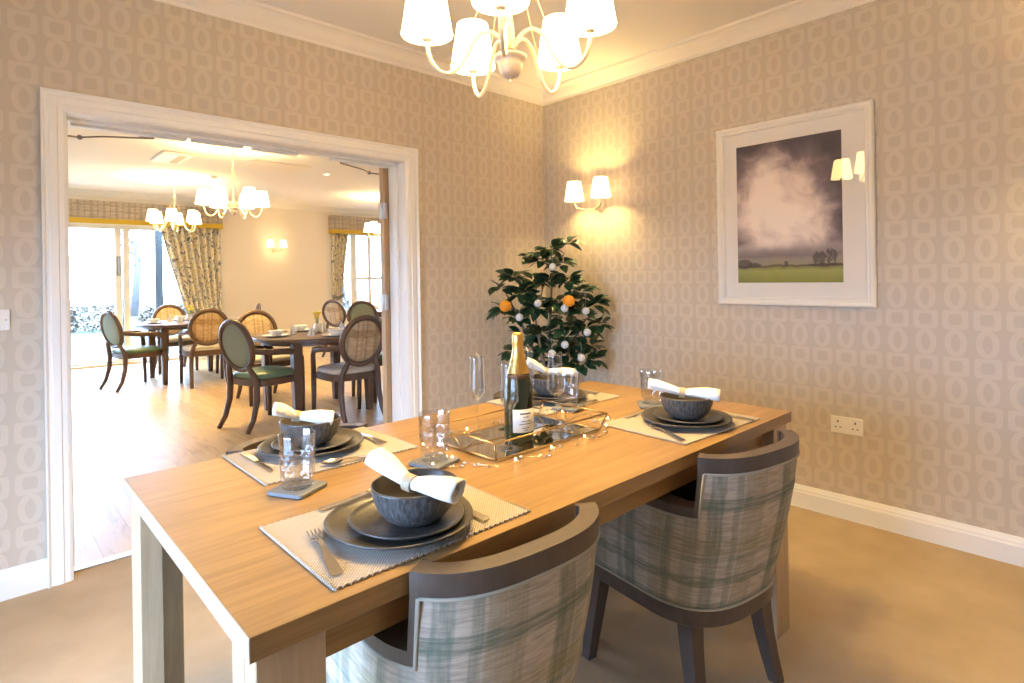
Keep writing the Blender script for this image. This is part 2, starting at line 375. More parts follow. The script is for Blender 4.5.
M['stemg']=plain('green_stem',(.12,.25,.06),.7)
M['black']=plain('black_hole',(.01,.01,.01),.7)
M['closer']=plain('closer_metal',(.30,.27,.24),.35,.8)

# ------------------------------------------------------------------ the setting
XL,YF,ZC=-4.15,-4.35,2.70       # left wall, wall behind, ceiling
D0,D1,DT=-2.976,-1.274,2.012    # doorway opening
WT=.18; YW=7.68; XA,XB=-5.2,4.6
b=MB(); b.box(XL-.2,.2,YF-.2,.09,-.12,0); struct(b.build('floor',carpet()))
b=MB(); b.box(XA-.2,XB+.2,.09,YW+.25,-.12,0); struct(b.build('floor',planks()))
b=MB(); b.box(XL-.2,.2,YF-.2,0.0,ZC,ZC+.12); struct(b.build('ceiling',M['ceil']))
b=MB(); b.box(XA-.2,XB+.2,WT,YW+.25,ZC,ZC+.12); struct(b.build('ceiling',M['ceil']))
b=MB(); b.box(0,.2,YF-.2,0,0,ZC); struct(b.build('wall_right',M['paper_y']))
# wall with the wide doorway: wallpaper on this side, cream paint on the other
b=MB()
for (x0,x1,z0,z1) in ((XA-.2,D0-.02,0,ZC+.12),(D1+.02,XB+.2,0,ZC+.12),(D0-.02,D1+.02,DT+.02,ZC+.12)):
    b.box(x0,x1,0,WT/2,z0,z1,None,0); b.box(x0,x1,WT/2,WT,z0,z1,None,1)
struct(b.build('wall_back',[M['paper_x'],M['cream']]))
# left wall with a broad garden window (out of frame, it lights the room)
wy0,wy1,wz0,wz1=-2.65,-1.13,.06,1.60
b=MB()
b.box(XL-.2,XL,YF-.2,wy0,0,ZC); b.box(XL-.2,XL,wy1,0,0,ZC); b.box(XL-.2,XL,wy0,wy1,0,wz0); b.box(XL-.2,XL,wy0,wy1,wz1,ZC)
struct(b.build('wall_left',M['paper_y']))
b=MB(); b.box(XL,0,YF-.2,YF,0,ZC); struct(b.build('wall_front',M['paper_x']))
def window(name,axis,p,a0,a1,z0,z1,mull,trans=(),fw=.06,d=.07):
    root=bpy.data.objects.new(name,None); col.objects.link(root); struct(root)
    f=MB()
    def bx(u0,u1,zz0,zz1,dd=d):
        if axis=='x': f.box(p-dd/2,p+dd/2,u0,u1,zz0,zz1,None,0)
        else: f.box(u0,u1,p-dd/2,p+dd/2,zz0,zz1,None,0)
    bx(a0,a1,z0,z0+fw); bx(a0,a1,z1-fw,z1); bx(a0,a0+fw,z0+fw,z1-fw); bx(a1-fw,a1,z0+fw,z1-fw)
    for q,w in mull: bx(q-w/2,q+w/2,z0+fw,z1-fw,d*.9)
    for (q,u0,u1) in trans: bx(u0,u1,q-.03,q+.03,d*.8)
    f.build('frame',M['upvc'],root)
    g=MB()
    if axis=='x': g.box(p-.004,p+.004,a0+fw,a1-fw,z0+fw,z1-fw)
    else: g.box(a0+fw,a1-fw,p-.004,p+.004,z0+fw,z1-fw)
    g.build('glass_pane',M['pane'],root)
    return root
window('window_1','x',XL-.1,wy0,wy1,wz0,wz1,[(-1.8,.08)])
# far room
b=MB()
fx0,fx1,fz=-4.6,-.22,2.20; gx0,gx1,gz0,gz1=1.98,4.0,.62,2.24
b.box(XA-.2,fx0,YW,YW+.25,0,ZC); b.box(fx0,fx1,YW,YW+.25,fz,ZC); b.box(fx1,gx0,YW,YW+.25,0,ZC); b.box(gx0,gx1,YW,YW+.25,0,gz0); b.box(gx0,gx1,YW,YW+.25,gz1,ZC); b.box(gx1,XB+.2,YW,YW+.25,0,ZC)
struct(b.build('wall_far',M['cream']))
b=MB(); b.box(XA-.2,XA,WT,YW,0,ZC); struct(b.build('wall_far_left',M['cream']))
b=MB(); b.box(XB,XB+.2,WT,YW,0,ZC); struct(b.build('wall_far_right',M['cream']))
# bifold doors in the far wall
bd=window('window_2','y',YW+.10,fx0,fx1,.0,fz,[(-1.55-.055,.085),(-1.55+.055,.085),(-2.9,.10)],(),.07,.09)
m=MB(); m.box(-1.553,-1.547,YW+.04,YW+.056,.08,fz-.08); m.build('gasket',M['grey_metal'],bd)
h=MB(); h.tube([(-1.60,YW+.055,1.42),(-1.60,YW+.03,1.43),(-1.60,YW+.02,1.50),(-1.60,YW+.02,1.60),(-1.60,YW+.03,1.67),(-1.60,YW+.055,1.68)],.010,8); h.box(-1.625,-1.575,YW+.045,YW+.055,1.40,1.70); h.build('handle',M['closer'],bd)
m=MB(); m.box(fx0,fx1,YW-.02,YW+.2,.001,.035); m.build('threshold',M['sill'],bd)
window('window_3','y',YW+.10,gx0,gx1,gz0,gz1,[(2.42,.13),(2.78,.07),(3.3,.1)],[(1.30,2.46,4.0)],.06,.09)
# cornice, skirting, architrave
def cornice(name,pts,closed=False):
    prof=[(0,2.605),(.008,2.605),(.010,2.622),(.03,2.640),(.055,2.672),(.075,2.684),(.095,2.686),(.10,2.70),(0,2.70)]
    b=MB(); b.sweep(pts,[(p[0],p[1]) for p in prof],closed=closed); return struct(b.build(name,M['ceil']))
cornice('trim_1',[(0,YF,0),(0,0,0),(XL,0,0),(XL,YF,0)],True)
cornice('trim_2',[(XB,WT,0),(XB,YW,0),(XA,YW,0),(XA,WT,0)],True)
def skirt(name,pts,mt):
    prof=[(0,0),(.018,0),(.018,.082),(.014,.092),(.014,.098),(.009,.108),(.004,.120),(0,.120)]
    b=MB(); b.sweep(pts,prof); return struct(b.build(name,mt))
skirt('baseboard_right',[(0,YF,0),(0,-.0,0),(D1+.09,0,0)],M['white'])
skirt('baseboard_back',[(D0-.088,0,0),(XL,0,0)],M['white'])
skirt('baseboard_left',[(XL,0,0),(XL,YF,0)],M['white'])
skirt('baseboard_far',[(fx1-.0+.02,YW,0),(fx1+.03,YW,0),(gx0,YW,0),(XB,YW,0)][::-1],M['cream'])
# door lining + architrave
dr=bpy.data.objects.new('door_1',None); col.objects.link(dr); struct(dr)
aw=.088
def arch(y,sgn):
    b=MB()
    st=[(0,.012),(.012,.018),(.030,.019),(.034,.024),(.060,.024),(.066,.020),(.074,.020),(.082,.028),(aw,.028),(aw,0),(0,0)]   # (distance from the opening, thickness)
    path=[(D0,0),(D0,DT),(D1,DT),(D1,0)]
    rings=[]
    for i,(x,z) in enumerate(path):
        ox=(-1 if i<2 else 1); oz=(1 if i in(1,2) else 0)
        rings.append([(x+ox*a, y-sgn*t, z+oz*a) for a,t in st])
    b.loft(rings,True,True,True,smooth=False); return b
arch(0,1).build('architrave',M['white'],dr); arch(WT,-1).build('architrave',M['white'],dr)
b=MB(); b.box(D0-.02,D0,0,WT,0,DT+.02); b.box(D1,D1+.02,0,WT,0,DT+.02); b.box(D0-.02,D1+.02,0,WT,DT,DT+.02)
b.box(D0,D0+.012,.08,.12,0,DT); b.box(D1-.012,D1,.08,.12,0,DT); b.box(D0,D1,.08,.12,DT-.012,DT); b.build('lining',M['white'],dr)
b=MB(); b.box(D0,D1,.065,.115,.0005,.006); b.build('threshold_strip',M['hinge'],dr)
for nm,hx,sg in (('door_2',D1,1),('door_3',D0,-1)):
    dl=bpy.data.objects.new(nm,None); col.objects.link(dl); struct(dl); dl.location=(hx-(.036 if sg>0 else -.004),WT+.04,0); dl.rotation_euler=(0,0,R(4)*sg)
    w=(D1-D0)/2-.004
    b=MB(); x0,x1=(.012,.012+w) if sg>0 else (-.012-w,-.012)
    b.box(x0,x1,.0,.044,.008,DT-.004,bev=.002); b.build('door_leaf',M['oak_door'],dl)
    for z in (.25,1.12,1.72):
        h=MB(); h.tube([(0,-.008,z-.055),(0,-.008,z+.055)],.008,10); h.box(-.004 if sg>0 else -.016,.016 if sg>0 else .004,-.034,-.008,z-.05,z+.05); h.box(*((.0,.0135) if sg>0 else (-.0135,0)),-.008,.036,z-.05,z+.05); h.build('hinge',M['hinge'],dl)
    hd=MB(); xx=(x1-.06 if sg>0 else x0+.06); hd.tube([(xx,.044,1.0),(xx,.09,1.0),(xx-sg*.11,.095,1.0)],.009,8); hd.lathe([(.026,0),(.026,.008),(.01,.012)],16,T(xx,.044,1.0)@Matrix.Rotation(-PI/2,4,'X'),cap0=True); hd.build('door_handle',M['hinge'],dl)
# overhead closers: slide bars under the head of the frame with their jointed arms
for (xa,xb,xe,sg) in ((D0+.03,D0+.50,D0+.06,1),(D1-.42,D1-.03,D1-.06,-1)):
    t=bpy.data.objects.new('door_closer',None); col.objects.link(t); tag(t,'door closer with jointed arm at the %s end of the doorway head'%('left' if sg>0 else 'right'),'door closer')
    t.location=(xe,.13,DT)
    b=MB(); b.box(xa-xe,xb-xe,.0,.038,-.022,0,bev=.003); b.build('closer_body',M['white'],t)
    b=MB(); b.tube([(.30*sg,.02,-.028),(.10*sg,.10,-.034),(.02*sg,.17,-.036)],.0045,6); b.tube([(.02*sg,.17,-.036),(-.10*sg,.20,-.03)],.0045,6); b.sphere((.02*sg,.17,-.036),.013,8); b.build('closer_arm',M['closer'],t)
b=MB(); b.box(-2.15,-1.9,.135,.168,DT-.02,DT); b.box(-2.45,-2.2,.135,.168,DT-.02,DT); tag(b.build('closer_cover',M['white']),'white cover strips under the head of the doorway, between the closers','cover strip')

# ------------------------------------------------------------------ camera
cam=bpy.data.cameras.new('camera'); co=bpy.data.objects.new('camera',cam); col.objects.link(co); sc.camera=co
co.location=(-3.278,-3.1383,1.2706)
yaw,roll=R(42.9158),R(-.9356)
co.rotation_euler=(Matrix.Rotation(-yaw,4,'Z')@Matrix.Rotation(PI/2,4,'X')@Matrix.Rotation(roll,4,'Z')).to_euler()
cam.sensor_fit='HORIZONTAL'; cam.sensor_width=36; cam.lens=579.45/1024*36; cam.shift_y=-(341.5-277.34)/1024; cam.clip_start=.05; cam.clip_end=200

# ------------------------------------------------------------------ dining table
TX0,TX1,TY0,TY1,TZ=-3.004,-1.139,-2.295,-1.376,.775
cx,cy=(TX0+TX1)/2,(TY0+TY1)/2; hw,hd=(TX1-TX0)/2,(TY1-TY0)/2
tb=thing('dining_table','long oak dining table laid for four with a tray in the middle','table',(cx,cy,0))
b=MB(); b.box(-hw+.0021,hw-.0021,-hd,hd,TZ-.037,TZ,bev=.0008); b.build('tabletop',M['oak'],tb)
for sx in (-1,1):  # thin slips added so the table ends look lit by the window
    b=MB(); xs=sorted((sx*hw,sx*(hw-.0022))); b.box(xs[0],xs[1],-hd,hd,TZ-.037,TZ,bev=.0006); o=b.build('daylit_end',M['oak_daylit'],tb); o['label']='table end painted pale as in daylight'
b=MB(); ai=.055
b.box(-hw+ai,hw-ai,-hd+ai,-hd+ai+.022,TZ-.115,TZ-.037); b.box(-hw+ai,hw-ai,hd-ai-.022,hd-ai,TZ-.115,TZ-.037)
b.box(-hw+ai,-hw+ai+.022,-hd+ai+.022,hd-ai-.022,TZ-.115,TZ-.037); b.box(hw-ai-.022,hw-ai,-hd+ai+.022,hd-ai-.022,TZ-.115,TZ-.037); b.build('apron',M['oak'],tb)
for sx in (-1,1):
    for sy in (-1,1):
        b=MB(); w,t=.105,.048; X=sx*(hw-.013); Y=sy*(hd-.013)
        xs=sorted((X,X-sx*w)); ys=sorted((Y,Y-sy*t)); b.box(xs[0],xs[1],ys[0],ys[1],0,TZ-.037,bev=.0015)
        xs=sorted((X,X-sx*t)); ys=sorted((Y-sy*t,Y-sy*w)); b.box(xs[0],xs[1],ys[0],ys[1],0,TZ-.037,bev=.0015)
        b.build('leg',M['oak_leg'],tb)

# ------------------------------------------------------------------ tub dining chairs
def tub_path():
    a,bb,yc,yf=.248,.235,-.03,.265; P=[]
    for k in range(7): P.append((-a,yf+(yc-yf)*k/7))
    for k in range(41):
        ph=-PI/2+PI*k/40
        s,c=math.sin(ph),math.cos(ph)
        P.append((a*math.copysign(abs(s)**.72,s), yc-bb*abs(c)**.72))
    for k in range(1,8): P.append((a,yc+(yf-yc)*k/7))
    return P
def frame_on(P):
    out=[];n=len(P);s=0
    for i in range(n):
        a=Vector(P[max(0,i-1)]);c=Vector(P[min(n-1,i+1)]);t=(c-a).normalized()
        if i: s+=(Vector(P[i])-Vector(P[i-1])).length
        out.append((Vector(P[i]),Vector((t.y,-t.x)),s))     # outward normal
    return out
def make_tub():
    t=thing('dining_chair','','chair')
    fr=frame_on(tub_path()); n=len(fr)
    # posts stand where |x| ~ .225 at the rear
    i0=min(range(n//2),key=lambda i:abs(fr[i][0].x+.212)+abs(fr[i][0].y+.19)); i1=n-1-i0
    ZB,ZA,ZR=.335,.612,.742
    def tap(z): return .90+.10*min(1,max(0,(z-ZB)/.33))
    def rake(z): return .055*(1-min(1,max(0,(z-ZB)/.40)))
    def pos(i,z,off):
        p,nn,s=fr[i]; k=tap(z); q=Vector((p.x*k,p.y*k+rake(z)))+nn*off; return (q.x,q.y,z)
    sh=MB()
    def section(ia,ib,zt):
        rows=9
        for off,flip in ((0,0),(-.042,1)):
            V=[];U=[];F=[]
            for r in range(rows+1):
                z=ZB+(zt-ZB)*r/rows
                for i in range(ia,ib+1):
                    V.append(pos(i,z,off+(.006*math.sin(PI*r/rows) if not flip else 0))); U.append((fr[i][2],z))
            w=ib-ia+1
            for r in range(rows):
                for c in range(w-1):
                    f=(r*w+c,r*w+c+1,(r+1)*w+c+1,(r+1)*w+c); F.append(f)
            sh.add(V,F,None,U,0 if not flip else 1)
        # close rim, bottom and ends
        for z in (ZB,zt):
            V=[];U=[];F=[]
            for i in range(ia,ib+1): V+= [pos(i,z,0),pos(i,z,-.042)]; U+=[(fr[i][2],z),(fr[i][2],z-.04)]
            for c in range(ib-ia): F.append((2*c,2*c+1,2*c+3,2*c+2))
            sh.add(V,F,None,U,0)
        for i in (ia,ib):
            V=[];F=[];U=[]
            for r in range(rows+1):
                z=ZB+(zt-ZB)*r/rows; V+=[pos(i,z,(.006*math.sin(PI*r/rows))),pos(i,z,-.042)]; U+=[(fr[i][2],z),(fr[i][2]+.04,z)]
            for r in range(rows): F.append((2*r,2*r+1,2*r+3,2*r+2))
            sh.add(V,F,None,U,0)
    section(0,i0,ZA); section(i0,i1,ZR); section(i1,n-1,ZA)
    sh.build('upholstered_shell',[M['tub_plaid'],M['leather']],t)
    # piping along the shell's upper edge
    pp=[pos(i,ZA-.004,.004) for i in range(0,i0)]+[pos(i0,ZA-.004,.005),pos(i0,ZR-.004,.006)]+[pos(i,ZR-.004,.004) for i in range(i0+1,i1)]+[pos(i1,ZR-.004,.006),pos(i1,ZA-.004,.005)]+[pos(i,ZA-.004,.004) for i in range(i1+1,n)]
    b=MB(); b.tube(pp,.0042,6); b.tube([pos(i,ZB+.004,.004) for i in range(n)],.0042,6); b.build('piping',M['pipe'],t)
    # wooden top rail with its two posts
    def sweep_i(b,ids,z0,z1,o0,o1):
        rings=[]
        for i in ids:
            p0=pos(i,z0,o0);p1=pos(i,z0,o1);p2=pos(i,z1,o1);p3=pos(i,z1,o0)
            rings.append([p0,p1,p2,p3])
        b.loft(rings,True,True,True,smooth=False)
    b=MB(); sweep_i(b,range(i0,i1+1),ZR,.782,-.034,.006); b.build('top_rail',M['dark'],t,35)
    for s,i in ((-1,i0),(1,i1)):
        b=MB(); ids=(i-1,i-1,i) if s<0 else (i,i,i+1)
        rings=[]
        for z in (.6125,.625,.64,.70,.742,.782):
            k=1+(.35 if z<.62 else 0)
            A=pos(ids[0],z,-.040);B=pos(ids[0],z,.006);Cc=pos(ids[2],z,.006);Dd=pos(ids[2],z,-.040); rings.append([A,B,Cc,Dd])
        b.loft(rings,smooth=False); b.build('post',M['dark'],t,35)
        b=MB(); ar=list(range(0,i0)) if s<0 else list(range(i1+1,n)); sweep_i(b,ar,ZA,.640,-.046,.006); b.build('arm_rail',M['dark'],t,35)
    # seat
    ring=[f for f in fr]
    def loop(k,z,inset):
        return [((f[0].x)*k-f[1].x*inset,(f[0].y)*k-f[1].y*inset+rake(z),z) for f in ring]
    b=MB(); b.loft([loop(.9,.345,.05),loop(.93,.36,.046),loop(.95,.43,.046),loop(.93,.462,.05),loop(.8,.475,.06),loop(.3,.482,.02)]); b.build('seat_cushion',M['leather'],t)
    b=MB(); b.loft([loop(.885,.285,0),loop(.90,.29,-.003),loop(.90,.332,-.003),loop(.895,.335,0)],smooth=False); b.build('seat_rail',M['dark'],t,35)
    for sx in (-1,1):
        for sy in (-1,1):
            b=MB(); tx,ty=sx*(.182 if sy>0 else .165),(.252 if sy>0 else -.098); bx_,by_=sx*(.212 if sy>0 else .182),(.283 if sy>0 else -.145)
            rings=[]
            for q in (0,.25,.5,.75,1):
                w=.026-.009*q; e=q**1.6 if sy<0 else q
                X=tx+(bx_-tx)*e; Y=ty+(by_-ty)*e; Z=.29*(1-q)
                rings.append([(X-w,Y-w,Z),(X+w,Y-w,Z),(X+w,Y+w,Z),(X-w,Y+w,Z)])
            b.loft(rings,smooth=False); b.build('leg',M['dark'],t,35)
    return t
M['pipe']=plain('pale_piping',(.36,.34,.28),.8)
tub=make_tub()
g='tub chairs round the oak table'
place(tub,True,(-2.512,-2.142,0),R(-4),'plaid tub chair at the near left of the oak table, closest to the viewer',g)
place(tub,False,(-1.618,-2.192,0),R(-8.5),'plaid tub chair at the near right of the oak table, whole body in view',g)
place(tub,False,(-2.525,-1.530,0),R(180),'tub chair on the far side of the oak table, nearest the doorway',g)
place(tub,False,(-1.50,-1.530,0),R(180),'tub chair on the far side of the oak table, in front of the orange tree',g)

# ------------------------------------------------------------------ table settings
def make_mat():
    b=MB(); nx=132; w,d=.435,.325; V=[];F=[]
    for i in range(nx+1):
        x=-w/2+w*i/nx; e=.0022*math.sin(i*PI/2+.3); z=.0042+.0006*math.sin(i*PI)
        for y,zz in ((-d/2-e,0),(-d/2-e,z),(d/2+e,z),(d/2+e,0)): V.append((x,y,zz))
    for i in range(nx):
        for k in range(4): F.append((4*i+k,4*i+(k+1)%4,4*i+4+(k+1)%4,4*i+4+k))
    F.append((0,1,2,3)); F.append((4*nx+3,4*nx+2,4*nx+1,4*nx)); b.add(V,F,smooth=False)
    for s in (-1,1): b.tube([(s*w/2,-d/2,.003),(s*w/2,d/2,.003)],.0032,6)
    o=b.build('placemat',M['mat']); return o
def lathe_obj(name,prof,m,n=48,wob=None):
    b=MB(); b.lathe(prof,n,wob=wob); return b.build(name,m)
wb=lambda a,k:1+.012*math.sin(3*a+.5)+.008*math.sin(5*a+1)
def make_plate(name,r,h):
    prof=[(.001,.0),(r*.55,.0),(r*.60,.002),(r*.85,h*.55),(r*.99,h-.002),(r,h+.001),(r*.985,h+.003),(r*.90,h*.75+.001),(r*.72,h*.35+.003),(r*.55,.006),(.001,.0055)]
    return lathe_obj(name,prof,M['plate'],56,wb)
def make_bowl():
    r,h=.086,.074
    o=[(.001,0),(.042,0),(.046,.003),(.059,.012),(.073,.028),(.081,.048),(r,h-.003)]
    i=[(r,h),(r-.003,h+.0008),(r-.005,h-.002),(.077,.046),(.066,.026),(.048,.012),(.001,.008)]
    b=MB(); b.lathe(o,56,mi=0); b.lathe([o[-1]]+i,56,mi=1); return b.build('bowl',[M['bowl_out'],M['bowl_in']])
def make_fork():
    b=MB(); V=[];rings=[]
    for y,w,z in ((-.095,.0095,.002),(-.090,.0105,.0022),(-.04,.0085,.004),(.0,.0052,.008),(.022,.0045,.009),(.040,.0065,.008),(.050,.0115,.0055),(.060,.0125,.004)):
        rings.append([(-w,y,z),(w,y,z),(w,y,z+.0022),(-w,y,z+.0022)])
    b.loft(rings,smooth=False)
    for k in range(4):
        x=-.0105+.007*k; b.tube([(x,.058,.005),(x,.075,.0045),(x,.094,.0075)],[.0023,.0021,.0013],6)
    return b.build('fork',M['steel'],None,40)
def make_knife():
    b=MB(); rings=[]
    for y,w,z,t in ((-.11,.0085,.0012,.004),(-.105,.0095,.001,.005),(-.03,.0075,.001,.006),(.0,.006,.001,.005)):
        rings.append([(-w,y,z),(w,y,z),(w,y,z+t),(-w,y,z+t)])
    b.loft(rings,smooth=False); rings=[]
    for y,w0,w1 in ((.0,-.005,.005),(.02,-.0085,.007),(.07,-.010,.007),(.10,-.007,.007),(.112,.003,.0065)):
        rings.append([(w0,y,.0015),(w1,y,.0012),(w1,y,.0032),(w0,y,.0019)])
    b.loft(rings,smooth=False); return b.build('table_knife',M['steel'],None,40)
def make_spoon():
    b=MB(); rings=[]
    for y,w,z in ((-.085,.008,.002),(-.08,.009,.0022),(-.03,.0065,.005),(.01,.0042,.009),(.03,.0042,.008)):
        rings.append([(-w,y,z),(w,y,z),(w,y,z+.002),(-w,y,z+.002)])
    b.loft(rings,smooth=False)
    V=[];F=[];nu,nv=10,8
    for side in (0,1):
        base=len(V)
        for i in range(nu+1):
            q=i/nu; y=.026+.058*q; w=.0185*math.sin(PI*min(1,max(.03,q**.8*.97+.015)))**.6
            for j in range(nv+1):
                s=-1+2*j/nv; dz=.0075*(1-s*s)*math.sin(PI*q)
                V.append((w*s,y,.009-dz+(.0014 if side else 0)))
        for i in range(nu):
            for j in range(nv):
                a=base+i*(nv+1)+j; F.append((a,a+1,a+nv+2,a+nv+1))
    b.add(V,F); return b.build('dessert_spoon',M['steel'])
def make_napkin(p0,pm,p1,seed):
    """rolled linen napkin from p0 to p1, pinched by a ring at pm"""
    rnd=random.Random(seed); p0,pm,p1=map(Vector,(p0,pm,p1)); o=pm
    ctr=[]
    for k in range(17):
        q=k/16*2-1
        c=pm.lerp(p0,-q) if q<0 else pm.lerp(p1,q)
        c=c+Vector((0,0,.010*(1-abs(q))*abs(q)*4*.35)); ctr.append((c-o,q))
    d=(p1-p0).normalized(); up=Vector((0,0,1)); u=(up-d*up.dot(d)).normalized(); w=d.cross(u)
    ph=rnd.random()*6; n=28; rings=[]
    def ring(c,q,k):
        R0=.0105+.0105*min(1,abs(q)*1.5)**.8; out=[]
        for j in range(n):
            a=2*PI*j/n; r=R0*k*(1+.16*abs(q)*math.sin(2*a+ph+q)+.07*math.sin(5*a+ph*2+3*q))
            out.append(tuple(c+(u*math.sin(a)*r*.9+w*math.cos(a)*r*1.12)))
        return out
    for c,q in ctr: rings.append(ring(c,q,1))
    e=ctr[-1][0]; s0=ctr[0][0]
    ins1=[ring(e,1,.86),ring(e-d*.02,1,.8),ring(e-d*.03,1,.5)]; ins0=[ring(s0+d*.03,-1,.5),ring(s0+d*.02,-1,.8),ring(s0,-1,.86)]
    b=MB(); b.loft(ins0+rings+ins1); 
    # inner coils seen at the open ends
    for c,sg in ((e,-1),(s0,1)):
        pts=[];
        for k in range(26):
            a=ph+k*.55; r=.003+.0145*k/26; pts.append(c+d*sg*.004+(u*math.sin(a)*r+w*math.cos(a)*r*1.1))
        V=[];F=[]
        for k,p in enumerate(pts): V+=[p,p+d*sg*.022]
        for k in range(len(pts)-1): F.append((2*k,2*k+1,2*k+3,2*k+2))
        b.add(V,F)
    nk=b.build('napkin',M['linen']); nk.location=o
    rb=MB(); pr=[]
    for z,r in ((-.010,.0145),(.010,.0145),(.010,.0168),(-.010,.0168)): pr.append((r,z))
    Rm=Matrix((( w.x,u.x,d.x,0),(w.y,u.y,d.y,0),(w.z,u.z,d.z,0),(0,0,0,1)))
    rb.lathe(pr+[pr[0]],24,Rm); r_=rb.build('napkin_ring',M['ringm'],nk,40); return nk
Z0=TZ
SET=[ # mat centre, rz, facing(+1 = diner on the near side), plate, small plate, bowl
 dict(m=(-2.645,-2.103),rz=0,f=1,w='near left place setting'),
 dict(m=(-2.548,-1.538),rz=0,f=-1,w='place setting nearest the doorway'),
 dict(m=(-1.545,-2.095),rz=-3,f=1,w='near right place setting'),
 dict(m=(-1.570,-1.540),rz=0,f=-1,w='place setting before the orange tree'),
]
PL=[(-2.660,-2.138),(-2.557,-1.497),(-1.552,-2.118),(-1.585,-1.535)]
SP=[(-2.650,-2.148),(-2.555,-1.492),(-1.540,-2.120),(-1.58,-1.535)]
BO=[(-2.641,-2.160),(-2.560,-1.490),(-1.543,-2.116),(-1.573,-1.525)]
mat0=make_mat(); pl0=make_plate('dinner_plate',.146,.020); sp0=make_plate('side_plate',.113,.016); bo0=make_bowl(); fk0=make_fork(); kn0=make_knife(); sn0=make_spoon()
def put(p,i,loc,rz,label,cat,group):
    o=p if i==0 else dup(p); o.location=loc; o.rotation_euler=(0,0,R(rz)); tag(o,label,cat,group); return o
for i,s in enumerate(SET):
    z=Z0+.0006; w=s['w']; f=s['f']; mx,my=s['m']
    put(mat0,i,(mx,my,z),s['rz'],'woven oatmeal placemat under the '+w,'placemat','placemats')
    z+=.0052; put(pl0,i,(*PL[i],z),17*i,'large dark grey dinner plate of the '+w,'plate','dinner plates')
    z+=.0068; put(sp0,i,(*SP[i],z),40*i,'smaller dark grey plate stacked second in the '+w,'plate','side plates')
    z+=.0062; put(bo0,i,(*BO[i],z),25*i,'carved dark grey bowl on top of the '+w,'bowl','stoneware bowls')
zc=Z0+.005
FK=[(-2.822,-2.140,-12),(-2.392,-1.525,180),(-1.715,-2.145,-27),(-1.40,-1.53,182)]
KN=[(-2.528,-2.135,0),(-2.722,-1.515,180),(-1.385,-2.16,-3),(-1.745,-1.53,180)]
SN=[(-2.66,-1.952,-90),(-2.53,-1.688,80),(-1.56,-1.945,-93),(-1.57,-1.688,88)]
for i,s in enumerate(SET):
    w=s['w']
    put(fk0,i,(FK[i][0],FK[i][1],zc),FK[i][2],'silver fork lying left of the plates at the '+w,'fork','forks')
    put(kn0,i,(KN[i][0],KN[i][1],zc),KN[i][2],'silver knife lying right of the plates at the '+w,'knife','knives')
    put(sn0,i,(SN[i][0],SN[i][1],zc),SN[i][2],'silver dessert spoon above the plates at the '+w,'spoon','dessert spoons')
NAP=[((-2.690,-2.092,.914),(-2.668,-2.186,.879),(-2.632,-2.290,.880)),
     ((-2.676,-1.520,.920),(-2.600,-1.487,.880),(-2.527,-1.560,.874)),
     ((-1.620,-2.020,.905),(-1.563,-2.113,.880),(-1.512,-2.218,.877)),
     ((-1.636,-1.453,.926),(-1.560,-1.485,.882),(-1.485,-1.575,.876))]
for i,s in enumerate(NAP):
    tag(make_napkin(*s,11+i),'rolled white napkin on the bowl of the '+SET[i]['w'],'napkin','napkins')
# coasters and cut-glass tumblers
b=MB(); pr=[]
def rrect(w,d,r,z,n=5):
    out=[]
    for cx_,cy_,a0 in ((w-r,d-r,0),(-w+r,d-r,PI/2),(-w+r,-d+r,PI),(w-r,-d+r,1.5*PI)):
        for k in range(n+1): a=a0+PI/2*k/n; out.append((cx_+r*math.cos(a),cy_+r*math.sin(a),z))
    return out
b.loft([rrect(.048,.048,.008,0),rrect(.05,.05,.009,.002),rrect(.05,.05,.009,.008),rrect(.048,.048,.008,.0095)],smooth=False); coaster=b.build('coaster',M['slate'])
def make_tumbler():
    """straight tumbler with a band of cut diamonds under a plain rim"""
    n=11; H=.126; b=MB(); V=[];F=[]; nl=8
    def P(k,j,bump=0):
        z=.010+.0125*k; r=.0366+.0046*k/7+bump; a=2*PI*(j+.5*(k%2))/n; return (r*math.cos(a),r*math.sin(a),z)
    for k in range(nl-2):
        for j in range(n):
            lft,rgt=(j-1,j) if k%2==0 else (j,j+1)
            a=2*PI*(j+.5*(k%2))/n; z=.010+.0125*(k+1); r=.0366+.0046*(k+1)/7+.0016; o=len(V)
            V+=[P(k,j),P(k+1,rgt),P(k+2,j),P(k+1,lft),(r*math.cos(a),r*math.sin(a),z)]
            F+=[(o,o+1,o+4),(o+1,o+2,o+4),(o+2,o+3,o+4),(o+3,o,o+4)]
    b.add(V,F,smooth=False)
    b.lathe([(.001,.0),(.032,.0),(.0355,.003),(.0365,.0095)],28)
    b.lathe([(.0408,.0945),(.0418,.112),(.0424,H-.0012),(.0418,H),(.0410,H-.0012),(.0402,.105),(.0378,.06),(.0350,.026),(.030,.0175),(.001,.0165)],28)
    return b.build('tumbler',M['cut'])
tum=make_tumbler()
TU=[(-2.722,-1.785,28,'left of the fork, between the two left place settings'),(-2.378,-1.855,15,'left of the tray, behind the near left plates'),(-1.40,-1.885,40,'behind the near right plates, nearest the picture wall'),(-1.665,-1.70,20,'at the back right of the tray, before the orange tree')]
for i,(x,y,a,w) in enumerate(TU):
    o=coaster if i==0 else dup(coaster); o.location=(x,y,Z0+(.0006 if i<3 else .0066)); o.rotation_euler=(0,0,R(a)); tag(o,'slate coaster under the tumbler '+w,'coaster','coasters')
    o=tum if i==0 else dup(tum); o.location=(x,y,Z0+(.0106 if i<3 else .0166)); o.rotation_euler=(0,0,R(a*2)); tag(o,'cut glass tumbler '+w,'glass','tumblers')

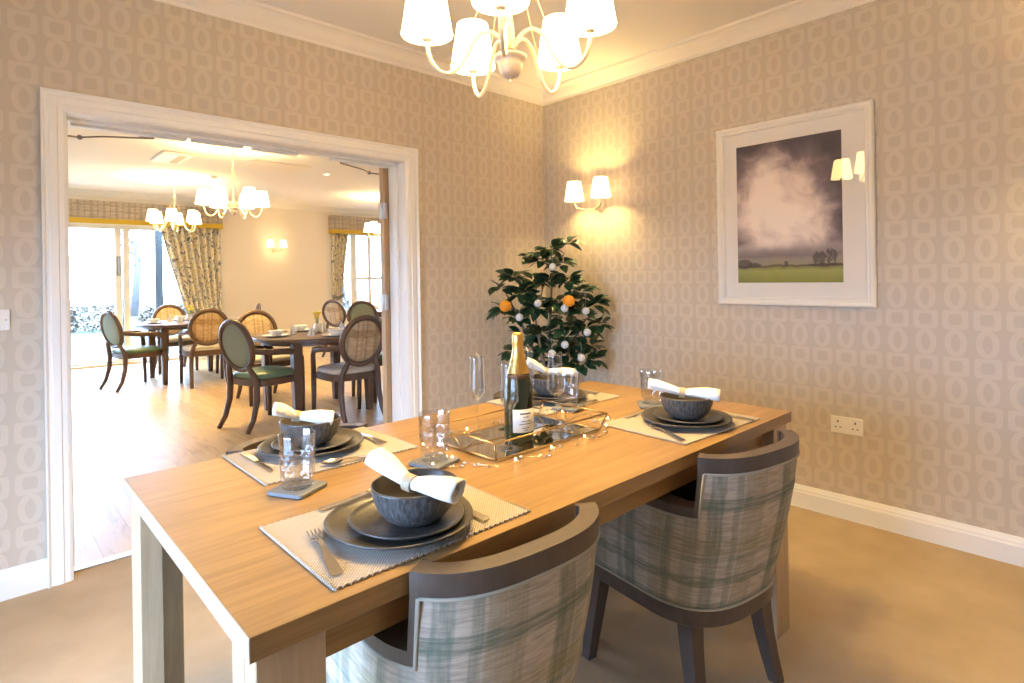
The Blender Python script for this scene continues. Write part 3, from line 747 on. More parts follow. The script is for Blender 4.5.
# ------------------------------------------------------------------ tray with bottle and flutes
tx,ty=-2.035,-1.832
tr=thing('tray','mirrored tray with thin brass rim carrying the bottle and flutes','tray',(tx,ty,Z0+.0006))
x0,x1,y0,y1,zz=-.225,.215,-.137,.137,.052; u0,u1,v0,v1=-.232,.250,-.140,.140
b=MB(); b.box(x0,x1,y0,y1,0,.006); b.build('mirror_base',M['mirror'],tr)
b=MB(); br_=.0027
base=[(x0,y0,.006),(x1,y0,.006),(x1,y1,.006),(x0,y1,.006)]; rim=[(u0,v0,zz),(u1,v0,zz),(u1,v1,zz),(u0,v1,zz)]
for q in (base,rim):
    for k in range(4): b.tube([q[k],q[(k+1)%4]],br_,6)
for k in range(4): b.tube([base[k],rim[k]],br_,6)
for s,(xx,uu) in ((0,(x0,u0)),(1,(x1,u1))):
    b.tube([(xx,0,.006),(uu,v0*.45,zz)],br_*.8,6); b.tube([(xx,0,.006),(uu,v1*.45,zz)],br_*.8,6)
b.build('rim',M['brass'],tr)
for k in (0,2):
    b=MB(); A,B,Cc,Dd=base[k],base[(k+1)%4],rim[(k+1)%4],rim[k]; b.add([A,B,Cc,Dd],[(0,1,2,3)],smooth=False); b.build('side_glass',M['pane'],tr)
zt=Z0+.0078
bt=thing('champagne_bottle','dark green champagne bottle with gold foil neck and white label','bottle',(-2.078,-1.868,zt))
body=[(.001,.004),(.030,.002),(.040,.0),(.0438,.006),(.0440,.05),(.0440,.130),(.0432,.150),(.0405,.170),(.0355,.192),(.029,.214),(.0225,.236),(.0178,.256),(.0155,.275),(.0148,.29),(.0148,.305),(.001,.306)]
b=MB(); b.lathe(body,40); b.build('glass_body',M['bottle'],bt)
b=MB(); b.lathe([(.0345,.2005),(.0300,.214),(.0240,.236),(.0190,.256),(.0168,.272),(.0160,.285),(.0172,.289),(.0180,.292),(.0172,.296),(.0172,.312),(.0160,.318),(.012,.321),(.001,.3225)],32,wob=lambda a,k:1+.012*math.sin(9*a+k)); b.build('foil',M['foil'],bt)
def wrap(mb,r,z0,z1,a0,a1,n=16,thick=.0006):
    V=[];F=[]
    for k in range(n+1):
        a=a0+(a1-a0)*k/n
        for rr,z in ((r,z0),(r,z1),(r+thick,z1),(r+thick,z0)): V.append((rr*math.cos(a),rr*math.sin(a),z))
    for k in range(n):
        for j in range(4): F.append((4*k+j,4*k+(j+1)%4,4*k+4+(j+1)%4,4*k+4+j))
    F+= [(3,2,1,0),(4*n,4*n+1,4*n+2,4*n+3)]; mb.add(V,F)
ca=math.atan2(-3.138+1.868,-3.278+2.078)+R(28)
b=MB(); wrap(b,.0440,.030,.098,ca-R(52),ca+R(52)); lab=b.build('label',M['label'],bt)
b=MB()
for z,a0,a1,h in ((.083,-24,24,.0045),(.074,-12,12,.0025),(.062,-20,20,.002),(.054,-26,26,.002),(.042,-16,16,.002),(.036,-10,10,.002)): wrap(b,.0446,z,z+h,ca+R(a0),ca+R(a1),8,.0003)
b.build('print',M['ink'],lab)
b=MB(); wrap(b,.0358,.1865,.1985,ca-R(95),ca+R(35),16,.0015); b.build('neck_seal',M['red_seal'],bt)
def make_flute():
    o=[(.001,.0),(.032,.0),(.0335,.001),(.030,.0025),(.012,.006),(.0045,.012),(.0032,.03),(.003,.07),(.0032,.098),(.0055,.106),(.015,.118),(.0265,.134),(.0272,.138),(.0262,.150),(.0240,.19),(.0222,.235),(.0215,.250)]
    i=[(.0207,.250),(.0214,.235),(.0232,.19),(.0252,.150),(.0262,.138),(.0255,.135),(.014,.120),(.004,.111),(.001,.110)]
    b=MB(); b.lathe(o+i,32); return b.build('champagne_flute',M['glass'])
fl=make_flute()
for i,(x,y,w) in enumerate(((-2.135,-1.742,'at the back left of the tray, left of the bottle'),(-2.158,-1.915,'in front of the champagne bottle'),(-1.942,-1.893,'at the front right of the tray, right of the bottle'),(-1.945,-1.765,'partly hidden behind the champagne bottle'))):
    o=fl if i==0 else dup(fl); o.location=(x,y,zt); tag(o,'tall clear champagne flute '+w,'glass','champagne flutes')
# fairy lights with clear beads
fg=thing('fairy_light_string','warm fairy light string with clear beads scattered round the tray','string lights',(tx,ty,Z0))
path=[(-.40,.02),(-.36,-.06),(-.315,-.10),(-.30,-.03),(-.275,-.14),(-.22,-.185),(-.16,-.165),(-.10,-.20),(-.03,-.165),(.04,-.195),(.10,-.16),(.17,-.19),(.23,-.155),(.28,-.10),(.30,-.03),(.34,-.08),(.36,.0),(.31,.09),(.29,.16),(.2,.17),(.1,.165),(0,.175),(-.1,.165),(-.2,.18),(-.27,.14),(-.29,.08)]
pts=[]
def cr(a,b_,c,d,t): return .5*((2*b_)+(-a+c)*t+(2*a-5*b_+4*c-d)*t*t+(-a+3*b_-3*c+d)*t**3)
for k in range(len(path)-1):
    A=path[max(0,k-1)];B=path[k];Cc=path[k+1];Dd=path[min(len(path)-1,k+2)]
    for q in range(6): t_=q/6; pts.append((cr(A[0],B[0],Cc[0],Dd[0],t_),cr(A[1],B[1],Cc[1],Dd[1],t_),.004+.004*abs(math.sin(k*1.3+t_*3))))
b=MB(); b.tube(pts,.0007,5); b.build('wire',M['steel'],fg)
rnd=random.Random(5)
for k in range(5,len(pts),14):
    b=MB(); b.sphere((0,0,0),.0028,8,sz=1.3); o=b.build('light_bulb',M['fairy'],fg); o.location=(pts[k][0],pts[k][1],pts[k][2]+.003)
bd0=None
for k in range(64):
    p=pts[rnd.randrange(len(pts))]; r=rnd.choice((.0045,.006,.0035))
    if bd0 is None:
        b=MB(); b.sphere((0,0,0),.005,10); bd0=b.build('bead',M['bead'],fg); o=bd0
    else: o=bd0.copy(); col.objects.link(o); o.parent=fg
    o.location=(p[0]+rnd.uniform(-.014,.014),p[1]+rnd.uniform(-.014,.014),.0052); o.scale=(r/.005,)*3; o.location.z=r+.0004

# ------------------------------------------------------------------ orange tree in the corner
tbx,tby=-.42,-.43
tree=thing('orange_tree','artificial orange tree with glossy dark leaves in the corner of the room','tree',(tbx,tby,0))
b=MB(); b.lathe([(.001,.0),(.11,0),(.115,.01),(.145,.27),(.150,.285),(.142,.287),(.135,.25),(.001,.25)],32); b.build('pot',M['pot'],tree)
RGT=Vector((.732,-.681,0)); FWD=Vector((.681,.732,0))
def tp(X,Y,w):     # place in the crown: sideways, up and depth, in metres
    return RGT*X+FWD*w+Vector((0,0,Y))
b=MB()
stems=[[(0,.24,0),(.01,.6,0),(.0,.9,0),(.02,1.2,.02),(.06,1.48,.03)],[(-.04,.24,0),(-.05,.6,.02),(-.14,.85,.02),(-.26,1.1,0),(-.3,1.18,0)],[(.04,.24,.02),(.06,.55,.03),(.14,.8,.0),(.24,.98,-.03),(.32,1.02,-.03)],[(.02,.24,-.03),(.0,.5,-.06),(-.06,.75,-.1),(-.1,1.0,-.12),(-.03,1.25,-.08)]]
for s in stems: b.tube([tp(*q) for q in s],[.013,.012,.010,.007,.004],8)
b.build('stem',M['trunk'],tree)
CL=[ # sideways, height, depth, radius, leaves
 (.01,1.46,.0,.09,14),(.13,1.50,.02,.07,8),(-.05,1.38,-.02,.09,12),(.08,1.36,-.04,.10,14),(-.13,1.40,.0,.06,5),(.0,1.24,-.08,.11,20),(.12,1.24,-.03,.11,16),(-.10,1.24,-.02,.09,12),
 (-.24,1.27,.0,.09,16),(-.33,1.20,-.02,.07,9),(-.19,1.16,-.08,.10,18),(-.31,1.06,.0,.08,9),(-.22,1.00,-.05,.10,16),(.22,1.16,.0,.10,16),(.30,1.08,-.03,.09,12),(.20,1.05,-.08,.10,16),(.06,1.10,-.13,.10,16),(-.08,1.06,-.12,.11,18),
 (.33,.94,-.02,.07,9),(.24,.92,-.04,.09,14),(.10,.94,-.12,.10,16),(-.06,.90,-.1,.11,16),(-.18,.88,-.03,.08,10),(.0,.80,-.08,.12,18),(.14,.80,-.06,.12,18),(.27,.80,-.03,.08,11),(-.14,.78,-.03,.10,12),(-.26,.77,.0,.06,7),(.20,.68,-.04,.10,14),(.05,.68,-.06,.11,14),(-.10,.66,-.04,.1,10),(.30,.70,0,.06,7),(.1,1.0,.1,.14,16),(-.1,1.1,.1,.14,16),(.15,.8,.1,.12,12)]
b=MB(); rnd=random.Random(3)
def leaf(mb,p,d,nrm,ln,wd):
    d=d.normalized(); s=d.cross(nrm).normalized(); nn=s.cross(d).normalized(); V=[];F=[]
    W=(0,.55,.92,1,.85,.5,0); n=len(W)
    for k,w in enumerate(W):
        q=k/(n-1); c=p+d*(ln*q)-nn*(ln*.22*q*q)
        V+=[c+s*(wd*w)+nn*(wd*.28*w),c,c-s*(wd*w)+nn*(wd*.28*w)]
    for k in range(n-1):
        F+=[(3*k,3*k+1,3*k+4,3*k+3),(3*k+1,3*k+2,3*k+5,3*k+4)]
    mb.add(V,F)
for (u,z,w,r,n) in CL:
    c=tp(u,z,w)
    for k in range(int(n*1.55)):
        a=rnd.uniform(0,2*PI); el=rnd.uniform(-.5,.75)
        d=Vector((math.cos(a)*math.cos(el),math.sin(a)*math.cos(el),math.sin(el)))
        p=c+d*r*rnd.uniform(.05,.45); nrm=Vector((rnd.uniform(-.5,.5)-.15,rnd.uniform(-.5,.5)-.2,1))
        leaf(b,p,d,nrm,rnd.uniform(.075,.115),rnd.uniform(.022,.033))
b.build('foliage',M['leaf'],tree)
for k,(u,z,w) in enumerate(((-.295,1.085,-.17),(.115,1.112,-.19))):
    b=MB(); b.sphere((0,0,0),.040,20,sz=.95); o=b.build('orange',M['orange'],tree); o.location=tp(u,z,w); o['label']='orange fruit'
    b=MB(); b.lathe([(.001,.039),(.006,.038),(.004,.043),(.001,.044)],8); b.build('calyx',M['stemg'],o)
BA=[(-.205,1.01,-.17,'hanging low on the left branch'),(-.085,1.10,-.20,'in the middle left of the crown'),(.085,1.065,-.20,'left of the fork below the right orange'),(.225,1.045,-.18,'below the right orange'),(.235,.905,-.16,'on the lower right branch'),(.19,.745,-.19,'hanging lowest, above the table edge'),(.0,.775,-.19,'low in the middle beside the bottle neck'),(.085,.83,-.19,'low in the middle of the crown'),(.02,1.335,-.13,'highest in the crown')]
b=MB(); b.sphere((0,0,0),.0255,16); b0=b.build('bauble',M['bauble'])
c=MB(); c.tube([(0,0,.024),(.001,0,.06),(0,.004,.11)],.0008,4); c.build('cord',M['linen'],b0)
for k,(u,z,w,t_) in enumerate(BA):
    o=b0 if k==0 else dup(b0); o.location=tree.location+tp(u,z,w); tag(o,'white frosted bauble %s of the orange tree'%t_,'bauble','baubles on the tree')

# ------------------------------------------------------------------ picture
PY0,PY1,PZ0,PZ1=-1.446,-2.268,1.092,2.119
pc=thing('framed_picture','white framed landscape picture with cloudy sky on the patterned wall','picture',(-.001,(PY0+PY1)/2,(PZ0+PZ1)/2))
pw,ph_=(PY0-PY1)/2,(PZ1-PZ0)/2
b=MB()
prof=[(0,0),(0,.026),(.008,.032),(.020,.030),(.026,.024),(.036,.026),(.041,.020),(.043,.014),(.043,0)]
rings=[]
for sy,sz in ((-1,-1),(1,-1),(1,1),(-1,1)): rings.append([(-h_, sy*(pw-a), sz*(ph_-a)) for a,h_ in prof])
rings.append(rings[0]); b.loft(rings,True,False,False,smooth=False); b.build('frame',M['frame_white'],pc)
b=MB(); b.box(-.010,-.004,-pw+.04,pw-.04,-ph_+.04,ph_-.04); b.build('mount_board',M['mountm'] if 'mountm' in M else plain('mount_board',(.80,.77,.74),.8),pc)
def art():
    m,nt,bb=mat('landscape_print'); tc=N(nt,'ShaderNodeTexCoord'); sp=N(nt,'ShaderNodeSeparateXYZ'); L(nt,tc.outputs['Generated'],sp.inputs[0])
    Mf=lambda *a:math_(nt,*a)
    u=Mf('SUBTRACT',1.0,sp.outputs['Y']); v=sp.outputs['Z']
    mp=N(nt,'ShaderNodeMapping'); mp.inputs['Scale'].default_value=(1,1.6,2.4); L(nt,tc.outputs['Generated'],mp.inputs['Vector'])
    n=N(nt,'ShaderNodeTexNoise',inp={'Scale':2.1,'Detail':6,'Roughness':.52,'Distortion':.5}); L(nt,mp.outputs[0],n.inputs['Vector'])
    # height in the sky plus cloud noise; a bright gap left of centre
    du=Mf('SUBTRACT',u,.40); dv=Mf('SUBTRACT',v,.47)
    gap=Mf('ADD',Mf('MULTIPLY',Mf('MULTIPLY',du,du),2.6),Mf('MULTIPLY',Mf('MULTIPLY',dv,dv),3.6))
    f=Mf('ADD',Mf('MULTIPLY',gap,.78),Mf('MULTIPLY',Mf('SUBTRACT',n.outputs['Fac'],.52),1.15))
    sky=ramp(nt,[(.03,srgb(244,232,224)),(.20,srgb(226,210,204)),(.36,srgb(184,168,168)),(.56,srgb(124,110,117)),(.85,srgb(76,66,74))]); L(nt,f,sky.inputs[0])
    n2=N(nt,'ShaderNodeTexNoise',inp={'Scale':9,'Detail':5}); L(nt,tc.outputs['Generated'],n2.inputs['Vector'])
    vv=Mf('ADD',v,Mf('MULTIPLY',Mf('SUBTRACT',n2.outputs['Fac'],.5),.035))
    land=ramp(nt,[(.0,srgb(128,132,58)),(.085,srgb(158,160,88)),(.108,srgb(128,122,72)),(.118,srgb(84,76,58)),(.130,srgb(150,142,118)),(.165,srgb(150,138,130)),(.19,srgb(128,118,120)),(.235,srgb(158,146,146)),(.27,srgb(196,182,180))]); L(nt,vv,land.inputs[0])
    k=N(nt,'ShaderNodeMapRange',interpolation_type='SMOOTHSTEP'); L(nt,vv,k.inputs[0]); k.inputs[1].default_value=.215; k.inputs[2].default_value=.30
    mx=N(nt,'ShaderNodeMix',data_type='RGBA'); L(nt,k.outputs[0],mx.inputs[0]); L(nt,land.outputs[0],mx.inputs[6]); L(nt,sky.outputs[0],mx.inputs[7])
    out=mx.outputs[2]
    n3=N(nt,'ShaderNodeTexNoise',inp={'Scale':26,'Detail':4,'Roughness':.7}); L(nt,tc.outputs['Generated'],n3.inputs['Vector'])
    for (tu,tv,ru,rv,th) in ((.80,.165,.065,.055,.46),(.90,.170,.055,.065,.46),(.07,.135,.08,.035,.30),(.17,.125,.07,.02,.32),(.49,.132,.02,.02,.36),(.85,.118,.16,.012,.36)):
        a=Mf('DIVIDE',Mf('SUBTRACT',u,tu),ru); c_=Mf('DIVIDE',Mf('SUBTRACT',v,tv),rv)
        dd=Mf('SUBTRACT',1.0,Mf('ADD',Mf('MULTIPLY',a,a),Mf('MULTIPLY',c_,c_)))
        w=Mf('MULTIPLY',Mf('GREATER_THAN',dd,0),Mf('GREATER_THAN',Mf('ADD',n3.outputs['Fac'],Mf('MULTIPLY',dd,.16)),th+.08))
        m2=N(nt,'ShaderNodeMix',data_type='RGBA'); L(nt,Mf('MULTIPLY',w,.75),m2.inputs[0]); L(nt,out,m2.inputs[6]); m2.inputs[7].default_value=c4(srgb(70,60,60)); out=m2.outputs[2]
    L(nt,out,bb.inputs['Base Color']); bb.inputs['Roughness'].default_value=.7; return m
b=MB(); b.box(-.0115,-.0102,-2.120+1.857,-1.563+1.857,1.2175-1.6055,2.002-1.6055); b.build('print',art(),pc)
b=MB(); b.box(-.0145,-.0125,-pw+.042,pw-.042,-ph_+.042,ph_-.042); b.build('glazing',M['picglass'],pc)

# ------------------------------------------------------------------ socket and switch
def plate_thing(name,label,cat,loc,rz,w,h): 
    t=thing(name,label,cat,loc,rz); b=MB(); b.box(-w/2,w/2,-.009,0,-h/2,h/2,bev=.003); b.build('face_plate',M['plastic'],t); return t
so=plate_thing('wall_socket','white double wall socket low on the patterned wall right of the table','socket',(0,-2.122,.481),R(-90),.150,.088)
for s in (-1,1):
    b=MB(); X=s*.040
    b.box(X-.003,X+.003,-.0096,-.008,.012,.024); b.box(X-.015,X-.007,-.0096,-.008,-.014,-.009); b.box(X+.007,X+.015,-.0096,-.008,-.014,-.009); b.build('pin_slots',M['black'],so)
    b=MB(); b.box(s*.012-.006,s*.012+.006,-.013,-.008,.012,.030,bev=.001); b.build('rocker',M['plastic'],so)
sw=plate_thing('light_switch','white light switch at the left edge beside the doorway','switch',(-3.212,0,1.131),0,.086,.086)
b=MB(); b.box(-.012,.012,-.0145,-.008,-.02,.02,bev=.002); b.build('rocker',M['plastic'],sw)
for x_ in (-.03,.03):
    b=MB(); b.lathe([(.001,.0015),(.003,.0015),(.004,0)],10,T(x_,-.009,0)@Matrix.Rotation(PI/2,4,'X')); b.build('screw',M['hinge'],sw)

# ------------------------------------------------------------------ lamps
def shade_mb(rb,rt,h,z0=0,n=32):
    b=MB(); pr=[(rb,z0),(rb+.0015,z0+.004),(rb*.999,z0+.006),(rt+.001,z0+h-.004),(rt,z0+h),(rt-.002,z0+h),(rb-.0025,z0+.004),(rb,z0)]
    b.lathe(pr,n); return b
def light(parent,loc,e,c,r=.02):
    l=bpy.data.lights.new('bulb_glow','POINT'); l.energy=e; l.color=c; l.shadow_soft_size=r
    o=bpy.data.objects.new('bulb_glow',l); col.objects.link(o); o.parent=parent; o.location=loc; return o
WARM=(1,.69,.25)
def chandelier(label,loc,rz,e,shm,narm=5,r=.265,drop=.69,group=None,top=0):
    """hangs from the ceiling at loc; z measured down from there"""
    t=thing('chandelier',label,'chandelier',loc,rz,group)
    zh=-drop+top                            # level of the shades' lower rim
    b=MB(); b.lathe([(.055,0),(.055,-.012),(.045,-.022),(.02,-.035),(.008,-.05),(.006,-.06)],24,cap0=True); b.build('ceiling_rose',M['arm'],t)
    b=MB(); b.tube([(0,0,-.05),(0,0,zh+.40)],.004,6); b.lathe([(.004,zh+.40),(.012,zh+.39),(.016,zh+.37),(.008,zh+.34),(.007,zh+.10),(.013,zh+.05),(.016,zh-.02)],16); b.build('column',M['arm'],t)
    b=MB(); b.lathe([(.012,zh-.012),(.040,zh-.016),(.053,zh-.022),(.053,zh-.028),(.046,zh-.036),(.040,zh-.040),(.039,zh-.052),(.035,zh-.070),(.026,zh-.085),(.010,zh-.093),(.005,zh-.096),(.0065,zh-.101),(.004,zh-.107),(.001,zh-.109)],28,cap0=True); b.build('hub',M['hubm'],t).location=(0,0,-1.5*top)
    for k in range(narm):
        a=2*PI*k/narm; Mx=RZ(a)
        b=MB(); P=[(.014,-.015),(.030,.012),(.055,.030),(.085,.030),(.115,.005),(.140,-.045),(.165,-.085),(.195,-.108),(.225,-.105),(.25,-.08),(.262,-.045),(r,-.012)]
        P=[(p[0]*r/.265,p[1]) for p in P]
        q=[]
        for i in range(len(P)-1):
            A=P[max(0,i-1)];B=P[i];C_=P[i+1];D_=P[min(len(P)-1,i+2)]
            for s in range(4): q.append((cr(A[0],B[0],C_[0],D_[0],s/4),0,zh+cr(A[1],B[1],C_[1],D_[1],s/4)))
        q.append((P[-1][0],0,zh+P[-1][1]))
        b.tube(q,.0068,8,Mx); b.tube([(.012,0,zh+.36),(.06,0,zh+.22),(.17*r/.265,0,zh-.085)],.0013,5,Mx)
        arm=b.build('arm',M['arm'],t)
        b=MB(); b.lathe([(.006,zh-.014),(.015,zh-.010),(.017,zh-.004),(.012,zh+.002),(.010,zh+.05),(.001,zh+.052)],14,Mx@T(r,0,0)); b.build('socket_cup',M['hubm'],arm)
        sh=shade_mb(.079,.055,.155,zh+.006)
        s_=sh.build('lamp_shade',shm,t); s_.location=Mx@Vector((r,0,0))
        b=MB(); b.sphere((0,0,zh+.085),.018,10,sz=1.3); bu=b.build('light_bulb',M['bulb'],s_)
        if e: light(s_,(0,0,zh+.085),e,WARM,.034)
    return t
yawv=Vector((math.sin(yaw),math.cos(yaw),0)); 
chandelier('five armed cream chandelier with lit shades above the oak dining table',(-3.278+1.865*.681+.006*.732,-3.138+1.865*.732-.006*.681,ZC),-yaw-PI/2-R(5.5),48.0,M['shade_main'],top=.013)
def wall_lamp(label,loc,rz,e,shm,group=None,sp=.118):
    """two shades on a back plate; local -y points into the room"""
    t=thing('wall_lamp',label,'wall lamp',loc,rz,group)
    b=MB(); b.lathe([(.001,.022),(.018,.020),(.034,.012),(.040,.004),(.040,0)],24,Matrix.Rotation(PI/2,4,'X')@Matrix.Scale(1.35,4,(0,1,0))); b.build('back_plate',M['arm'],t)
    for s in (-1,1):
        b=MB(); b.tube([(0,-.02,-.005),(s*.02,-.06,-.030),(s*.05,-.115,-.040),(s*sp*.9,-.145,-.022),(s*sp,-.15,.018)],.0062,8); b.lathe([(.006,.015),(.014,.020),(.012,.028),(.009,.06),(.001,.062)],12,T(s*sp,-.15,0)); a=b.build('arm',M['arm'],t)
        s_=shade_mb(.069,.048,.135,.03).build('lamp_shade',shm,t); s_.location=(s*sp,-.15,0)
        b=MB(); b.sphere((0,0,.1),.018,10,sz=1.25); b.build('light_bulb',M['bulb'],s_)
        if e: light(s_,(0,0,.1),e,WARM,.034)
    return t
SE=22.0
wall_lamp('cream twin shade wall lamp, lit, beside the orange tree',(0,-.555,1.775),R(-90),SE,M['shade'],'wall lamps')
wall_lamp('cream twin shade wall lamp on the patterned wall right of the picture',(0,-3.22,1.80),R(-90),SE,M['shade'],'wall lamps')

# ------------------------------------------------------------------ far room: lamps
FE=46
chandelier('cream chandelier in the far room, nearest the doorway and fully in view',(-1.29,3.23,ZC),R(-15),FE,M['shade_far'],6,.27,.64,'far room chandeliers')
chandelier('cream chandelier in the far room in front of the glass doors',(-1.25,5.80,ZC),R(10),FE,M['shade_far'],6,.27,.61,'far room chandeliers')
chandelier('cream chandelier in the far room half hidden by the oak door edge',(1.95,5.72,ZC),R(20),FE,M['shade_far'],6,.27,.61,'far room chandeliers')
wall_lamp('lit twin shade wall lamp on the cream wall of the far room',(.79,YW,1.86),0,3.2,M['shade'],None,.115)
b=MB(); b.box(-.15,.15,-.30,.30,-.03,0,bev=.012); o=b.build('air_conditioner',M['plastic']); o.location=(-1.62,4.25,ZC); tag(o,'white square air conditioning cassette in the far room ceiling','air conditioner')
b=MB()
for (x0_,x1_,y0_,y1_) in ((.02,.10,-.25,.25),): b.box(x0_,x1_,y0_,y1_,-.032,-.02)
b.build('vent_slot',plain('vent_grey',(.45,.42,.38),.6),o)
b=MB(); b.box(-.34,.34,-.26,.26,-.012,0,bev=.004); o=b.build('ceiling_hatch',M['cream']); o.location=(-.50,4.15,ZC); tag(o,'flat cream access panel in the far room ceiling','hatch')
t=thing('downlight','small round recessed downlight in the far room ceiling','downlight',(.22,4.25,ZC)); b=MB(); b.lathe([(.055,0),(.055,-.006),(.040,-.008),(.038,-.002)],24); b.build('trim_ring',M['plastic'],t); b=MB(); b.lathe([(.038,-.003),(.001,-.003)],20); b.build('lens',M['down'],t)
t=thing('smoke_detector','small white smoke detector on the far room ceiling near the doorway','smoke detector',(-2.06,3.35,ZC)); b=MB(); b.lathe([(.055,0),(.055,-.012),(.048,-.02)],24,cap0=True,cap1=True); b.build('base',M['plastic'],t); b=MB(); b.lathe([(.040,-.020),(.040,-.034),(.034,-.042)],24,cap1=True); b.build('sensor_head',M['hubm'],t)
t=thing('smoke_detector','small white smoke detector on the far room ceiling between the two chandeliers','smoke detector',(-.89,5.3,ZC)); b=MB(); b.lathe([(.05,0),(.05,-.012),(.044,-.02)],24,cap0=True,cap1=True); b.build('base',M['plastic'],t); b=MB(); b.lathe([(.036,-.020),(.036,-.03),(.03,-.036)],24,cap1=True); b.build('sensor_head',M['plastic'],t)

# ------------------------------------------------------------------ far room: curtains and valances
def valance(label,x0,x1,z0,z1):
    t=thing('valance',label,'valance',(x0,YW,z0)); w=x1-x0
    b=MB(); b.box(0,w,-.19,-.175,.075,z1-z0); b.box(0,.015,-.175,-.002,.075,z1-z0); b.box(w-.015,w,-.175,-.002,.075,z1-z0); b.build('check_panel',M['valance'],t)
    b=MB(); b.box(-.003,w+.003,-.194,-.172,0,.075); b.box(-.003,.015,-.172,-.002,0,.075); b.box(w-.015,w+.003,-.172,-.002,0,.075); b.build('ochre_border',M['ochre'],t)
valance('checked valance with ochre border above the glass doors in the far room',-4.9,-.14,2.185,2.53)
valance('checked valance with ochre border above the small far window',1.86,4.2,2.19,2.54)
def curtain(label,xt0,xt1,xb0,xb1,ztie,zt,amp,folds,group):
    """pleats from (xt0..xt1) at the top, gathered to (xb0..xb1) at the tie"""
    b=MB(); nu,nv=folds*8,26; V=[];U=[];F=[]
    for j in range(nv+1):
        q=j/nv; z=zt*(1-q)+.02*q
        k=min(1,(zt-z)/(zt-ztie)); k2=k*k*(3-2*k) if z>ztie else 1-.35*min(1,(ztie-z)/.9)
        k2=k**1.15 if z>ztie else k2
        a0=xt0+(xb0-xt0)*k2; a1=xt1+(xb1-xt1)*k2
        for i in range(nu+1):
            s=i/nu; am=amp*(1-.35*k2)
            V.append((a0+(a1-a0)*s,YW-.09+am*math.sin(2*PI*folds*s+.4*math.sin(5*q)),z)); U.append((s*1.6,z))
    for j in range(nv):
        for i in range(nu):
            a=j*(nu+1)+i; F.append((a,a+1,a+nu+2,a+nu+1))
    b.add(V,F,None,U); o=b.build('curtain',M['curtain']); md=o.modifiers.new('thickness','SOLIDIFY'); md.thickness=.004
    tag(o,label,'curtain',group)
    b=MB(); zc_=ztie; b.tube([(xb0-.01,YW-.15,zc_),((xb0+xb1)/2,YW-.16,zc_-.03),(xb1+.01,YW-.15,zc_+.02),(xb1+.02,YW-.02,zc_+.05)],.018,8,flat=(.5,1.8)); b.build('tieback',M['curtain'],o)
curtain('floral curtain tied back to the right of the glass doors in the far room',-1.05,-.15,-.66,-.14,.66,2.20,.045,8,'far room curtains')
curtain('narrow floral curtain at the left of the small far window',1.87,2.22,1.87,2.08,.95,2.20,.035,5,'far room curtains')

# ------------------------------------------------------------------ far room: oval back chairs and tables
def make_oval(plaidb):
    t=thing('oval_back_chair','','chair'); W=M['walnut']; seatm=M['cream_vinyl'] if plaidb else M['green_vinyl']; backm=M['oval_plaid'] if plaidb else M['sage']
    def sq(rx,ry,z,cy=0,e=.55,n=32):
        out=[]
        for k in range(n):
            a=2*PI*k/n; c_,s_=math.cos(a),math.sin(a); out.append((rx*math.copysign(abs(c_)**e,c_),cy+ry*math.copysign(abs(s_)**e,s_),z))
        return out
    b=MB(); b.loft([sq(.235,.225,.37),sq(.245,.235,.375),sq(.245,.235,.425),sq(.24,.23,.43)],smooth=False); b.build('seat_frame',W,t,35)
    b=MB(); b.loft([sq(.225,.215,.43),sq(.238,.228,.44),sq(.235,.225,.468),sq(.20,.19,.482),sq(.1,.1,.488)]); b.build('seat',seatm,t)
    tilt=Matrix.Translation((0,-.235,.50))@Matrix.Rotation(R(12),4,'X')
    ring=[(.205*math.cos(2*PI*k/40),0,.228+.215*math.sin(2*PI*k/40)) for k in range(40)]
    b=MB(); b.tube(ring,.025,8,tilt,closed=True); b.build('back_frame',W,t)
    b=MB(); pr=[]
    for d_,k in ((-.016,.01),(-.016,.6),(-.012,.92),(0,.97),(.012,.92),(.016,.6),(.016,.01)): pr.append([(.19*k*math.cos(2*PI*j/36),d_,.228+.20*k*math.sin(2*PI*j/36)) for j in range(36)])
    b.loft(pr,True,True,True,tilt); b.build('back_pad',backm,t)
    for s in (-1,1):
        b=MB(); b.tube([(s*.13,-.275,.56),(s*.165,-.245,.48),(s*.185,-.225,.40),(s*.19,-.23,.25),(s*.195,-.27,.10),(s*.20,-.33,.0)],[.021,.025,.027,.026,.023,.019],8); b.build('leg',W,t)
        b=MB(); b.tube([(s*.235,.205,.0),(s*.235,.20,.20),(s*.235,.195,.42)],[.019,.023,.027],8); b.build('leg',W,t)
        b=MB(); b.tube([(s*.235,.195,.42),(s*.245,.185,.58),(s*.25,.15,.635),(s*.25,.05,.65),(s*.235,-.12,.66),(s*.20,-.262,.68)],[.024,.023,.024,.023,.022,.02],8,flat=(1.25,.9)); b.build('armrest',W,t)
    return t
op=make_oval(True); og=make_oval(False)
CH=[ # plaid?, x,y, facing angle (0 = faces +y), label
 (1,-.74,1.86,2,'plaid oval back chair with cream seat nearest the open oak door, seen from behind'),
 (0,-1.36,2.19,-74,'green oval back armchair left of the nearer round table, green seat'),
 (1,-.98,3.22,180,'plaid oval back chair behind the nearer round table'),
 (0,-.05,2.45,90,'green seated oval back chair mostly hidden behind the cream seated one'),
 (0,-1.80,5.28,-74,'green oval back armchair in front of the glass doors, left of the farther round table'),
 (1,-1.15,4.86,-5,'plaid oval back chair with cream seat at the near side of the farther round table'),
 (1,-1.15,6.35,180,'plaid oval back chair with its back to the glass doors'),
 (0,-.52,5.72,66,'green oval back chair below the far wall lamp, right of the farther round table'),
 (1,1.33,6.02,-62,'plaid oval back chair beside the narrow curtain'),
 (0,1.22,5.12,-35,'green oval back chair by the small window, partly hidden by the nearer chairs'),
]
first={0:True,1:True}
